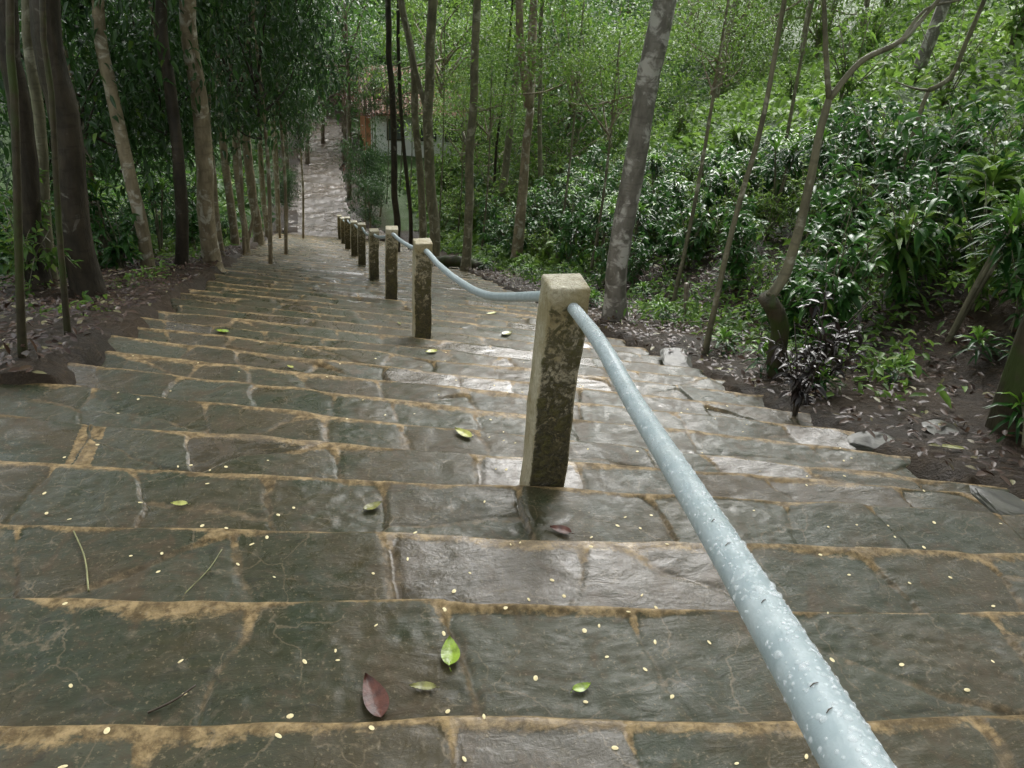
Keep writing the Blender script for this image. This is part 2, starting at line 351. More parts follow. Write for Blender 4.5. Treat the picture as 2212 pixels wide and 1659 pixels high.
# ---- stone steps
def nose_wob(k, X): return .022 * vnoise(X * 1.7, k * 3.1, 11) + .012 * vnoise(X * 5.5, k * 5.3, 12)
def nose_y(k, X): return NOSES[k] - X * Tsk(NOSES[k]) + nose_wob(k, X)
_seeds = {}
def seeds(k):
    if k not in _seeds:
        r = np.random.default_rng(500 + k); x = -3.2; out = []
        while x < 5.2:
            wd = r.uniform(.24, .70)
            if r.random() < .55 and wd > .46:
                a = r.uniform(-.05, .05); out += [(x + wd / 2 + a, .18, r.random()), (x + wd / 2 - a, .42, r.random())]
            else: out.append((x + wd / 2, r.uniform(.1, .46), r.random()))
            x += wd
        S = np.array(out); _seeds[k] = (S, r.normal(size=(len(S), 2)) * .022)
    return _seeds[k]
def step_surface(k, X, Y, fine=True):
    """height and pigment masks of tread k"""
    zk = -H0 - G0 * NOSES[k]; S, tilt = seeds(k)
    yf = nose_y(k, X); dn = yf - Y                                  # distance back from the nose
    wx = X + .065 * vnoise(X * 3, Y * 3 + k * 7, 21) + .012 * vnoise(X * 12, Y * 12, 22)
    wy = (NOSES[k] - NOSES[k - 1] if k else .515) - dn + .055 * vnoise(X * 3, Y * 3 + k * 7, 23) + .012 * vnoise(X * 13, Y * 13, 24)
    px, py = S[:, 0], S[:, 1]; sh = (wx, wy)
    d = (wx[..., None] - px) ** 2 + (.7 * (wy[..., None] - py)) ** 2
    i1 = np.argmin(d, -1); d1 = np.take_along_axis(d, i1[..., None], -1)
    ax, ay = px[i1], py[i1]
    ln = np.sqrt((ax[..., None] - px) ** 2 + (.7 * (ay[..., None] - py)) ** 2)
    e = (d - d1) / (2 * ln + 1e-6); e[ln < 1e-6] = 9; edge = e.min(-1)
    jw = .010 + .012 * vnoise(X * 2.2, Y * 2.2 + k, 31)
    joint = 1 - smooth(jw * .4, jw * 1.5 + .008, edge)
    bw = .034 + .030 * vnoise(X * 1.9, k * 2.3, 32) + .012 * vnoise(X * 9, k * 4.3, 33) + .05 * joint
    band = 1 - smooth(bw * .7, bw * 1.25 + .006, dn)
    rx = wx - ax; ry = wy - ay; tl = tilt[i1]
    zs = zk + tl[..., 0] * rx + tl[..., 1] * ry + .003 * fbm(X * 2.4, Y * 2.4, 41) + .0022 * vnoise(X * 14, Y * 26, 42) + (.0004 + .0018 * (S[i1, 2] > .55)) * vnoise(X * 33, Y * 50, 43)
    zs = zs - .0032 * joint * (1 - band) + .0012 * smooth(0, .1, edge)
    zs = zs * (1 - band * .8) + (zk + .002 + .004 * vnoise(X * 11, Y * 20, 44)) * band * .8
    zs = zs - .016 * (1 - smooth(0, .02, dn)) ** 2
    soft = 1 - smooth(bw * .3, bw * 2.3, dn); jsoft = 1 - smooth(jw * .2, jw * 1.9 + .008, edge)
    return zs, np.stack([jsoft, S[i1, 2], soft], -1)
def step_z(X, Y):
    X = np.atleast_1d(np.asarray(X, float)); Y = np.atleast_1d(np.asarray(Y, float)); z = np.zeros_like(X)
    k = np.searchsorted(NOSES, s_of(X, Y))
    for i in range(len(X)):
        for kk in (k[i] - 1, k[i], k[i] + 1):
            if 0 <= kk < len(NOSES) and Y[i] <= nose_y(kk, X[i:i + 1])[0]:
                z[i] = step_surface(kk, X[i:i + 1], Y[i:i + 1])[0][0]; break
        else: z[i] = ground(X[i], Y[i])
    return z
def hit_step(x, y):
    r = ROT @ camray(x, y) / F; p = hit(x, y); t0 = p[1] / r[1]
    t = np.linspace(t0 * .8, t0 * 1.25, 500); P = r[None] * t[:, None]; z = step_z(P[:, 0], P[:, 1])
    k = np.argmax(P[:, 2] < z); return P[k]

stairs = empty('stone_stairs', (0, 0, 0)); tag(stairs, 'long flight of wet dark stone steps going down through the forest', 'stairs', kind='structure')
for k in range(1, len(NOSES)):
    s = NOSES[k]; res = .0085 if .7 < s < 3.4 else .013 if 3.4 <= s < 6 else .028 if 6 <= s < 12 else .06
    if s < .7: res = .03
    r = np.random.default_rng(900 + k)
    xl = XL + r.uniform(-.14, .12); xr = XR + r.uniform(-.2, .22)
    if s < 3.85: xl = -2.3
    if 1.8 < s < 7: xr += .22
    nx = int((xr - xl) / res) + 2; dep = s - NOSES[k - 1]; nv = max(7, int((dep + .08) / res) + 1)
    U, Vv = np.meshgrid(np.linspace(0, 1, nx), np.linspace(0, 1, nv), indexing='ij')
    sl = .06 * fbm(Vv * 2.5, k * 1.7, 51); sr = .09 * fbm(Vv * 2.5, k * 2.9, 52)
    X = (xl + sl) + U * (xr + sr - xl - sl)
    yf = nose_y(k, X); yb = (NOSES[k - 1] - X * Tsk(NOSES[k - 1])) - .06
    Y = yb + (1 - (1 - Vv) ** 1.0) * (yf - yb)
    Z, C = step_surface(k, X, Y)
    edge = np.minimum(X - X[:1], X[-1:] - X); Z = Z - .03 * (1 - smooth(0, .05, edge)) ** 2
    mb = MB(); idx = np.arange(nx * nv).reshape(nx, nv)
    Q = np.stack([idx[:-1, :-1], idx[1:, :-1], idx[1:, 1:], idx[:-1, 1:]], -1).reshape(-1, 4)
    V = np.stack([X, Y, Z], -1).reshape(-1, 3)
    rim = np.concatenate([idx[0, :], idx[:, -1], idx[-1, ::-1]])       # sides and riser drop down
    Vr = V[rim].copy(); Vr[:, 2] -= .34; Vr[:, 1] -= .02; rr = np.arange(len(rim)) + len(V)
    Qr = np.stack([rim[:-1], rr[:-1], rr[1:], rim[1:]], -1)
    Cc = C.reshape(-1, 3); mb.add(np.vstack([V, Vr]), None, np.vstack([Q, Qr[:, ::-1]]), np.vstack([Cc, Cc[rim] * [1, 1, .5]]))
    o = mb.build('step', M['stone'], stairs)

# ---- ground sheet
def axis(segs):
    out = []
    for a, b, st in segs: out.append(np.arange(a, b, st))
    return np.concatenate(out + [[segs[-1][1]]])
gx = axis([(-48, -14, 1.5), (-14, -4, .35), (-4, 8, .13), (8, 16, .3), (16, 52, 1.2)])
gy = axis([(-9, -1, .5), (-1, 12, .13), (12, 34, .25), (34, 62, .6), (62, 105, 2)])
GX, GY = np.meshgrid(gx, gy, indexing='ij'); GZ = ground(GX, GY)
WX = GX + .10 * fbm(GX * 2.2, GY * 2.2, 93)
inside = smooth(XL - .02, XL + .30, WX) * (1 - smooth(XR - .32, XR - .02, WX)) * (GY < 31)
near_l = smooth(-2.35, -2.15, GX) * (1 - smooth(XR - .2, XR + .05, GX)) * (s_of(GX, GY) < 3.68)
GZ = GZ - .34 * np.maximum(inside, near_l) - .10 * ((GY >= 30) & (GY < 54) & (np.abs(GX - .6) < 1.2))
GZ = GZ + .015 * (1 - np.maximum(inside, near_l)) * (GX > XR - .1) * (GX < 6) * (GY < 31) + (.05 + .05 * vnoise(GX * 2.3, GY * 2.3, 91)) * (1 - np.maximum(inside, near_l)) * (GX < XL + .1) * (GX > -3.5) * (GY < 31)
idx = np.arange(GX.size).reshape(GX.shape)
Q = np.stack([idx[:-1, :-1], idx[1:, :-1], idx[1:, 1:], idx[:-1, 1:]], -1).reshape(-1, 4)
gm = np.maximum(smooth(5.6, 7.5, GX), smooth(-3.2, -5, GX)); gm = np.maximum(gm, (GY > 31) * smooth(1.8, 3, np.abs(GX - .5)))
mb = MB(); mb.add(np.stack([GX, GY, GZ], -1), None, Q, np.repeat(gm.reshape(-1, 1), 3, 1)); g_o = mb.build('ground', M['dirt']); tag(g_o, 'dark wet forest soil on both sides of the stairs', 'ground', kind='structure')

# ---- cobbled path beyond the foot of the stairs
px_ = np.linspace(0, 1, 40); py_ = np.arange(30.2, 54, .11)
PU, PY = np.meshgrid(px_, py_, indexing='ij')
c_ = np.interp(PY, [30, 33, 36, 42, 54], [.75, .35, .25, .45, 1.2]); hw = np.interp(PY, [30, 31.5, 34, 44, 54], [2.35, 1.9, 1.25, 1.05, 1.0])
PX = c_ + (PU * 2 - 1) * (hw + .12 * fbm(PY * .8, PU * 0 + np.sign(PU - .5) * 5, 61))
PZ = -H0 - G0 * S_END - .012 * np.maximum(PY - S_END, 0) - .02 + .03 * fbm(PX * 3, PY * 3, 62) + .035 * np.abs(vnoise(PX * 4, PY * 6, 63))
idx = np.arange(PX.size).reshape(PX.shape); Q = np.stack([idx[:-1, :-1], idx[1:, :-1], idx[1:, 1:], idx[:-1, 1:]], -1).reshape(-1, 4)
mb = MB(); mb.add(np.stack([PX, PY, PZ], -1), None, Q); p_o = mb.build('path', M['path']); tag(p_o, 'wet brown cobbled path leading on from the foot of the stairs', 'path', kind='structure')

# ------------------------------------------------------------------ handrail posts and pipe
POST_PX = [(1180, 1045), (910, 725), (845, 635), (805, 597), (780, 568), (765, 550), (750, 535), (742, 524), (735, 515)]
PW = .155
POSTS = []
for i, q in enumerate(POST_PX):
    Yp = [2.64, 6.72, 9.85, 12.6, 15.8, 18.8, 22.0, 25.4, 28.7][i]; Xp = [.885, .93, .95, .93, .93, .93, .91, .92, .93][i]
    POSTS.append((Xp, Yp))
POSTS = [(-.10, -1.35)] + POSTS
PH = .985
def post_mesh():
    me = bpy.data.meshes.new('post_body'); import bmesh; bm = bmesh.new()
    bmesh.ops.create_cube(bm, size=1)
    for v in bm.verts:
        v.co.x *= PW; v.co.y *= PW; v.co.z = (v.co.z + .5) * (PH + .25) - .25
    bmesh.ops.bevel(bm, geom=list(bm.edges), offset=.013, segments=3, affect='EDGES', profile=.6)
    bmesh.ops.subdivide_edges(bm, edges=[e for e in bm.edges if abs(e.verts[0].co.z - e.verts[1].co.z) > .5], cuts=40, use_grid_fill=True)
    lay = bm.verts.layers.float_vector.new('tint')
    for v in bm.verts:
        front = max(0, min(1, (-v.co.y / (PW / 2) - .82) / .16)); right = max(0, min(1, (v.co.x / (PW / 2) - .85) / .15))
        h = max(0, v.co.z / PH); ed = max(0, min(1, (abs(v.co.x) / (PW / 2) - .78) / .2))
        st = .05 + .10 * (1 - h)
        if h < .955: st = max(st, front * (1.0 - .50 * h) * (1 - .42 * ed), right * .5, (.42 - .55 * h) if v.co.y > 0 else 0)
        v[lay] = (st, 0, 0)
        v.co.x += .003 * math.sin(v.co.z * 9) + .004 * float(vnoise(v.co.z * 14, v.co.y * 40, 6)); v.co.y += .004 * float(vnoise(v.co.z * 15, v.co.x * 40, 7)); v.co.z += .004 * float(vnoise(v.co.x * 30, v.co.y * 30, 8)) * (h > .9)
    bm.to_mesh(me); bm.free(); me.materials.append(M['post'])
    for p in me.polygons: p.use_smooth = True
    return me
pm = post_mesh(); post_z = []
ords = ['post behind the viewpoint at the top of the rail', 'nearest mottled concrete post with a pale worn top, the pipe bending out of it', 'second concrete post down the stairs, mossy with a yellowed top',
        'third concrete post down the stairs, pale left edge', 'fourth concrete post down the stairs, dark and mossy', 'fifth concrete post down the stairs between the fourth and sixth',
        'sixth concrete post down the stairs, small and dark', 'seventh concrete post down the stairs, small in the distance', 'eighth concrete post down the stairs, next to the last', 'farthest concrete post at the foot of the stairs']
for i, (x, y) in enumerate(POSTS):
    z = step_z([x], [y - .02])[0]; post_z.append(z)
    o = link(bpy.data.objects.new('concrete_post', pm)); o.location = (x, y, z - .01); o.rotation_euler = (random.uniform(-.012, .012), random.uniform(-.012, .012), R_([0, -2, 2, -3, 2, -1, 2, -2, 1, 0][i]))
    o.scale = (1, 1, 1.0)
    if i == 1: o.rotation_euler = (0, .006, R_(-2)); o.scale = (1, 1, 1.035)
    tag(o, ords[i], 'post', 'concrete posts carrying the handrail')
POST1_TOP = proj((POSTS[1][0], POSTS[1][1] - .07, post_z[1] + PH)); print('post1 base', proj((POSTS[1][0], POSTS[1][1] - .07, post_z[1])), 'top', POST1_TOP)
print('post2', proj((POSTS[2][0], POSTS[2][1] - .07, post_z[2])), proj((POSTS[2][0], POSTS[2][1] - .07, post_z[2] + PH)))

PR = .0225
P1 = np.array((POSTS[1][0] + .022, POSTS[1][1] - .078, post_z[1] + PH - .055))
ctl = [(POSTS[0][0] + .05, POSTS[0][1] - .1, post_z[0] + .80), (.10, -.5, -.20), to_world(1851, 1659, .55), to_world(1518, 1106, 1.13), to_world(1365, 862, 1.82), to_world(1298, 744, 2.24), P1]
for i in range(1, len(POSTS)):
    (x, y), z = POSTS[i], post_z[i]
    if i > 1:
        (xa, ya), za = POSTS[i - 1], post_z[i - 1]
        a = np.array((xa + .0, ya, za + PH - .10)); b = np.array((x + .015, y, z + PH - .10))
        sag = .10 if i == 2 else random.uniform(.02, .05)
        for u in (.3, .55, .8):
            q = a + (b - a) * u; q[2] -= sag * 4 * u * (1 - u); q[0] += .015 * math.sin(i * 2 + u * 3); ctl.append(tuple(q))
    if i == 1: ctl.append((P1[0] - .004, y + .08, P1[2] - .02))
    else: ctl.append((x + .015, y, z + PH - .10))
pts, _ = resample(ctl, .03)
rail = MB(); tube(rail, pts, PR * (1 + .012 * vnoise(np.arange(len(pts)) * .31, 0)), 20)
rail_o = rail.build('handrail_pipe', M['pipe']); tag(rail_o, 'pale blue grey painted steel pipe handrail beaded with rain, running through the posts', 'handrail')
# rain beads on the pipe
dr = MB(); ico_v, ico_f = [], []
nl, na = 3, 8
hv = [(0, 0, 1)]
for a in range(1, nl + 1):
    for b in range(na): hv.append((math.sin(a / nl * 1.75) * math.cos(b / na * 6.2832), math.sin(a / nl * 1.75) * math.sin(b / na * 6.2832), math.cos(a / nl * 1.75)))
hv = np.array(hv); ht = [(0, 1 + b, 1 + (b + 1) % na) for b in range(na)]
hq = [(1 + a * na + b, 1 + (a + 1) * na + b, 1 + (a + 1) * na + (b + 1) % na, 1 + a * na + (b + 1) % na) for a in range(nl - 1) for b in range(na)]
tang = unit(np.gradient(pts, axis=0)); nearp = np.where((pts[:, 1] > .05) & (pts[:, 1] < 2.6))[0]
for _ in range(3000):
    k = RNG.choice(nearp); t = tang[k]; up = np.array([0, 0, 1.]) - t * t[2]; up /= np.linalg.norm(up); sd_ = np.cross(t, up)
    a = RNG.normal() * .9; nn = up * math.cos(a) + sd_ * math.sin(a); u = RNG.uniform(-.5, .5) * .03
    r0 = abs(RNG.normal()) * .0011 + .0008
    if RNG.random() < .04: r0 *= 1.9
    q = pts[k] + t * u + nn * (PR - r0 * .25); bx = np.cross(nn, t)
    dr.add(q + r0 * (hv[:, :1] * t * 1.15 + hv[:, 1:2] * bx + hv[:, 2:3] * nn * .75), ht, hq)
d_o = dr.build('rain_beads', M['drop'], rail_o); d_o['kind'] = 'stuff'
for j, (qx, qy) in enumerate([(1790, 1535), (1805, 1570), (1668, 1335), (1540, 1158), (1600, 1215)]):
    kk = np.argmin([abs(proj(p)[1] - qy) + (0 if p[1] > 0 else 999) for p in pts]); c = pts[kk]
    t = tang[kk]; up = -c / np.linalg.norm(c); up = up - t * (up @ t); up = unit(up + np.array([0, 0, .25])); q = c + up * (PR + .0004) ; sd_ = np.cross(t, up)
    mb = MB(); dv = (t * random.uniform(.3, .8) + sd_ * random.choice((.7, .9))) * .0042
    tube(mb, [-dv, up * .0012, dv], [.0004, .0006, .0003], 5); o = mb.build('needle', M['twig']); o.location = q
    tag(o, 'tiny dark fallen needle stuck to the wet handrail', 'needle', 'needles stuck on the handrail')

# ------------------------------------------------------------------ fallen bits on the steps
def leaf_mesh(L, W, curl=.12, mat=None, seed=0):
    n, m = 14, 7; u = np.linspace(0, 1, n); wv = np.sin(np.pi * u ** .85) ** .8 * (1 - .25 * u); V = []; r = np.random.default_rng(seed)
    for i in range(n):
        for j in range(m):
            q = (j / (m - 1) - .5) * 2
            V.append((q * W / 2 * wv[i] + .03 * L * math.sin(u[i] * 3), (u[i] - .5) * L, .004 + abs(q) * W * .10 + curl * L * (u[i] - .5) ** 2 * (.6 + .4 * q) + .0015 * math.sin(u[i] * 40) * abs(q)))
    idx = np.arange(n * m).reshape(n, m); Q = np.stack([idx[:-1, :-1], idx[:-1, 1:], idx[1:, 1:], idx[1:, :-1]], -1).reshape(-1, 4)
    mb = MB(); mb.add(V, None, Q); tube(mb, [(0, -L * .5, .003), (.004, -L * .62, .002)], [.0012, .0009], 5)
    return mb.mesh('leaf_blade', True, mat)
FALL = [(970, 1415, .088, .050, -8, 'leaf_fall_green', 'yellow green oval leaf lying near a red brown leaf on the nearest steps'),
        (806, 1512, .125, .060, 12, 'leaf_fall_red', 'wet red brown leaf lying near the edge of a step'),
        (913, 1490, .06, .026, 78, 'leaf_fall_olive', 'small olive leaf lying between the red brown and green leaves'),
        (1255, 1490, .05, .026, -76, 'leaf_fall_green', 'small bright green leaf left of the pipe on the nearest steps'),
        (1000, 940, .085, .042, 35, 'leaf_fall_yellow', 'pale yellow green leaf lying left of the nearest post'),
        (480, 718, .085, .04, 70, 'leaf_fall_green', 'dark green leaf lying far left on a middle step'),
        (932, 762, .075, .04, 100, 'leaf_fall_yellow', 'yellow leaf lying below the second post'),
        (1062, 678, .11, .04, -70, 'leaf_fall_yellow', 'long pale leaf lying behind the pipe, left of the nearest post top'),
        (1095, 722, .10, .06, -60, 'leaf_fall_olive', 'broad faded leaf lying on wet stone just left of the nearest post'),
        (805, 1098, .06, .03, -60, 'leaf_fall_olive', 'small faded leaf lying mid step left of the nearest post base'),
        (388, 1093, .045, .022, 80, 'leaf_fall_yellow', 'crumpled pale leaf lying on the left steps'),
        (1210, 1150, .06, .035, 60, 'leaf_fall_red', 'curled wet brown leaf just below the nearest post'),
        (862, 700, .05, .02, 20, 'leaf_fall_olive', 'little olive leaf at the left of the second post base'),
        (627, 795, .04, .02, 50, 'leaf_fall_yellow', 'tiny pale leaf on the middle of a left step'),
        (1560, 812, .12, .03, 75, 'leaf_fall_olive', 'long yellowish leaf lying at the right edge of the stairs'),
        (2040, 985, .14, .03, 70, 'leaf_fall_olive', 'long tan leaf lying on bare soil right of the stairs')]
for i, (x, y, L, Wd, rz, mk, lb) in enumerate(FALL):
    p = hit_step(x, y) if i < 14 else hit(x, y); o = link(bpy.data.objects.new('fallen_leaf', leaf_mesh(L * (1.1 if i < 4 else 1.4), Wd * (1.1 if i < 4 else 1.5), .10 + .1 * random.random(), M[mk], i)))
    o.location = (p[0], p[1], p[2] + .006 + (.05 if i >= 14 else 0)); o.rotation_euler = (-.0, random.uniform(-.05, .05), R_(rz)); tag(o, lb, 'leaf', 'fallen leaves on the steps')
a, b = hit_step(320, 1545), hit_step(425, 1490); mb = MB(); P, _ = resample([a + [0, 0, .008], (a + b) / 2 + [.004, -.006, .012], b + [0, 0, .016]], .01); tube(mb, P, np.linspace(.003, .0022, len(P)), 7, .08)
tag(mb.build('twig', M['twig']), 'short dark twig lying on the nearest steps at left', 'twig')
a, b = hit_step(160, 1150), hit_step(192, 1280); mb = MB(); P, _ = resample([a + [0, 0, .006], (a + b) / 2 + [.012, 0, .01], b + [0, 0, .006]], .01); tube(mb, P * [1, 1, 1], np.linspace(.0022, .003, len(P)), 6)
tag(mb.build('dry_grass', M['blade']), 'long dry grass blade lying across a left step', 'grass blade')
a, b = hit_step(400, 1285), hit_step(480, 1190); mb = MB(); P, _ = resample([a + [0, 0, .006], (a + b) / 2 + [.012, 0, .008], b + [0, 0, .006]], .01); tube(mb, P, .0016, 6)
tag(mb.build('grass_stalk', M['blade']), 'thin grey grass stalk lying right of the dry blade', 'grass stalk')
mb = MB(); th = np.linspace(0, 6.2832, 10, endpoint=False)
pv = np.array([(0, 0, .0032)] + [(.0090 * math.cos(t), .0056 * math.sin(t), .0010) for t in th]); mb.add(pv, [(0, 1 + i, 1 + (i + 1) % 10) for i in range(10)])
pet = mb.mesh('petal', True, M['petal']); n = 0
PX_ = RNG.uniform(-1.3, 2.9, 900); PS = .8 + 5.7 * RNG.random(900) ** 1.35 ; PYs = PS - PX_ * Tsk(PS)
ok = []
for x, y, s in zip(PX_, PYs, PS):
    q = proj((x, y, -H0 - G0 * s))
    if -20 < q[0] < 2230 and q[1] < 1680 and random.random() < (1.0 if s < 2.6 else .55): ok.append((x, y))
ok = np.array(ok[:285]); zz = step_z(ok[:, 0], ok[:, 1])
for (x, y), z in zip(ok, zz):
    o = link(bpy.data.objects.new('petal', pet)); o.location = (x, y, z + .001); o.rotation_euler = (0, 0, random.uniform(0, 6.28)); k_ = random.uniform(.6, 1.05); o.scale = (k_, k_ * random.uniform(.6, 1.3), k_)
    tag(o, 'tiny pale fallen petal on the wet steps', 'petal', 'tiny petals fallen on the steps')

# ------------------------------------------------------------------ plants: one mesh of each kind
def rdir(n, up=0.):
    v = RNG.normal(size=(n, 3)); v[:, 2] += up; return unit(v)
def up_normals(D):
    N = RNG.normal(size=D.shape) * .35 + np.array([0, 0, 1.]); return N
def shrub_mesh(h, w, nst, lpst, L, Wf, seed, fresh=.06, droop=.25):
    """stems fanning from the root, broad leaves along each: returns (stems, foliage)"""
    global RNG; RNG = np.random.default_rng(seed); st = MB(); fo = MB()
    for i in range(nst):
        a = RNG.uniform(0, 6.28); sp = w * RNG.uniform(.15, 1) * .5; hh = h * RNG.uniform(.6, 1.)
        P = np.array([(0, 0, -.1), (sp * .25 * math.cos(a), sp * .25 * math.sin(a), hh * .45), (sp * math.cos(a), sp * math.sin(a), hh)]) + RNG.normal(size=(3, 3)) * .02
        C, _ = resample(P, .12); tube(st, C, np.linspace(.012, .004, len(C)), 5)
        for br in range(4):
            k = int(len(C) * RNG.uniform(.35, 1)) - 1; b0 = C[k]; d = rdir(1, .5)[0]; e = b0 + d * RNG.uniform(.15, .35) * w
            tube(st, [b0, (b0 + e) / 2 + [0, 0, .02], e], [.005, .004, .002], 4, cap=False)
            n = lpst // 4; u = RNG.uniform(.1, 1, n)[:, None]; Pp = b0 + (e - b0) * u
            D = rdir(n, -.05) * [1, 1, .55] + d * .5; LL = L * RNG.uniform(.6, 1.15, n)
            leaves(fo, Pp, D, up_normals(D), LL, LL * Wf, np.stack([RNG.random(n), (RNG.random(n) < fresh) * 1. * RNG.uniform(.85, 1, n), RNG.random(n)], 1), droop)
    return st, fo
def rosette(fo, c, n, L, W, fresh, up=.7, droop=.45):
    a = np.arange(n) * 2.399 + RNG.uniform(0, 6); el = np.linspace(1.25, -.15, n) + RNG.normal(size=n) * .1
    D = np.stack([np.cos(a) * np.cos(el), np.sin(a) * np.cos(el), np.sin(el)], 1); inner = np.linspace(1, 0, n)
    LL = L * (.6 + .4 * np.sin(np.pi * np.linspace(.15, .9, n))) * RNG.uniform(.85, 1.1, n)
    fr = np.where(inner > 1 - fresh, RNG.uniform(.88, 1., n), 0)
    leaves(fo, np.tile(c, (n, 1)) + RNG.normal(size=(n, 3)) * .01 - np.outer(np.linspace(0, .12, n), [0, 0, 1]), D, D * -.3 + np.array([0, 0, 1.]), LL, LL * W, np.stack([inner * .9, fr, inner], 1), droop, .3)
def dracaena_mesh(h, nst, L, seed, fresh=.45):
    global RNG; RNG = np.random.default_rng(seed); st = MB(); fo = MB()
    for i in range(nst):
        a = RNG.uniform(0, 6.28); sp = .3 * RNG.uniform(.2, 1); hh = h * RNG.uniform(.65, 1)
        P = np.array([(0, 0, -.1), (sp * .4 * math.cos(a), sp * .4 * math.sin(a), hh * .5), (sp * math.cos(a), sp * math.sin(a), hh)])
        C, _ = resample(P, .15); tube(st, C, np.linspace(.02, .012, len(C)), 6)
        rosette(fo, C[-1], 24, L, .15, fresh)
        rosette(fo, C[int(len(C) * .75)], 12, L * .9, .15, .0)
    return st, fo
def crown_mesh(rx, rz, nclump, nl, L, Wf, seed, droop=.2, spread=.35, fresh=.04, hang=0., limbs=10):
    """foliage clumps through an uneven volume and the limbs that carry them; origin at crown centre"""
    global RNG; RNG = np.random.default_rng(seed); st = MB(); fo = MB()
    dirs = rdir(nclump); rad = RNG.uniform(.3, 1., nclump) ** .6
    lob = 1 + .35 * np.sin(dirs[:, 0] * 4 + seed) * np.cos(dirs[:, 1] * 5 + dirs[:, 2] * 3)
    Cc = dirs * (rad * lob)[:, None] * [rx, rx, rz]
    for i, c in enumerate(Cc):
        n = int(nl * RNG.uniform(.6, 1.4)); sg = spread * RNG.uniform(.7, 1.3) * min(rx, rz) * .55
        P = c + RNG.normal(size=(n, 3)) * sg * [1, 1, .6 + hang]; D = rdir(n, -hang * 2) * [1, 1, .6 + hang]; LL = L * RNG.uniform(.6, 1.2, n)
        leaves(fo, P, D, up_normals(D), LL, LL * Wf, np.stack([np.clip(RNG.random(n) * .6 + RNG.random() * .45, 0, 1), (RNG.random(n) < fresh) * RNG.uniform(.85, 1, n), RNG.random(n)], 1), droop)
    for i in range(min(limbs, nclump)):
        c = Cc[i]; b0 = np.array([0, 0, -rz * RNG.uniform(.3, 1.0)]); mid = b0 * .5 + c * .5 + RNG.normal(size=3) * .1 * rx + [0, 0, -.05 * rz]
        C, _ = resample([b0, mid, c], rx * .15); tube(st, C, np.linspace(.045, .008, len(C)) * min(1., rx / 3 + .15), 5, .05, cap=False)
    return st, fo

def kind(name, pair, mats, pn):
    """meshes for a plant kind"""
    st, fo = pair; return (name, st.mesh(pn[0], True, mats[0]), fo.mesh(pn[1], True, mats[1]), pn)
def put(kd, loc, sc, rz, label, cat, group, tilt=0):
    nm, sm, fm, pn = kd; r = empty(nm, loc); r.rotation_euler = (tilt * random.uniform(-1, 1), tilt * random.uniform(-1, 1), rz); r.scale = (sc, sc, sc * random.uniform(.9, 1.12))
    a = link(bpy.data.objects.new(pn[0], sm), r); b = link(bpy.data.objects.new(pn[1], fm), r); tag(r, label, cat, group); return r
SF = ('stem', 'foliage')
SHRUB = [kind('broadleaf_shrub', shrub_mesh(1.35, 1.1, 8, 52, .185, .37, 101 + i, .06, .35), (M['bark_green'], M['leaf_dark']), SF) for i in range(4)]
SHRUB_L = [kind('leafy_bush', shrub_mesh(1.5, 1.3, 8, 60, .12, .45, 141 + i, .15), (M['bark_green'], M['leaf_light']), SF) for i in range(3)]
DRAC = [kind('strap_leaf_plant', dracaena_mesh(1.15, 3, .32, 121 + i), (M['bark_green'], M['strap']), SF) for i in range(3)]
DRACS = [kind('strap_leaf_seedling', dracaena_mesh(.2, 1, .26, 131 + i, .5), (M['bark_green'], M['strap']), SF) for i in range(2)]
DARKB = [kind('dark_leaved_bush', shrub_mesh(.75, .7, 6, 34, .12, .35, 151, .0), (M['bark_dark'], M['leaf_purple']), SF)]
BIGL = [kind('broad_leaf_plant', dracaena_mesh(.9, 2, .75, 171, .0), (M['bark_green'], M['leaf_light']), SF)]
REDB = [kind('reddish_bush', shrub_mesh(1.6, 1.4, 7, 60, .12, .45, 152, .2), (M['bark_brown'], M['leaf_red']), SF)]
CROWN = [crown_mesh(2.3, 1.8, 26, 62, .20, .42, 201 + i) for i in range(3)]
CR = [(a.mesh('limbs', True, M['bark_brown']), b.mesh('crown', True, M['leaf_mid'])) for a, b in CROWN]
CROWN_D = [crown_mesh(1.5, 2.3, 40, 100, .16, .42, 221 + i, .4, .40, .04, .3) for i in range(3)]
CRD = [(a.mesh('limbs', True, M['bark_dark']), b.mesh('crown', True, M['leaf_droop'])) for a, b in CROWN_D]
CROWN_L = [crown_mesh(2.2, 1.9, 30, 95, .15, .42, 241 + i, .25, .4, .08) for i in range(3)]
CRL = [(a.mesh('limbs', True, M['bark_pale']), b.mesh('crown', True, M['leaf_light'])) for a, b in CROWN_L]
CRR = CROWN[0][1].mesh('crown', True, M['leaf_red'])
RNG = np.random.default_rng(77)

def add_crown(t, cr, pos, sc, rz=None, szz=None):
    a = link(bpy.data.objects.new('limbs', cr[0]), t); b = link(bpy.data.objects.new('crown', cr[1]), t)
    for o in (a, b):
        o.location = pos; o.scale = (sc, sc, szz or sc); o.rotation_euler = (0, 0, rz if rz is not None else 0)
    return b

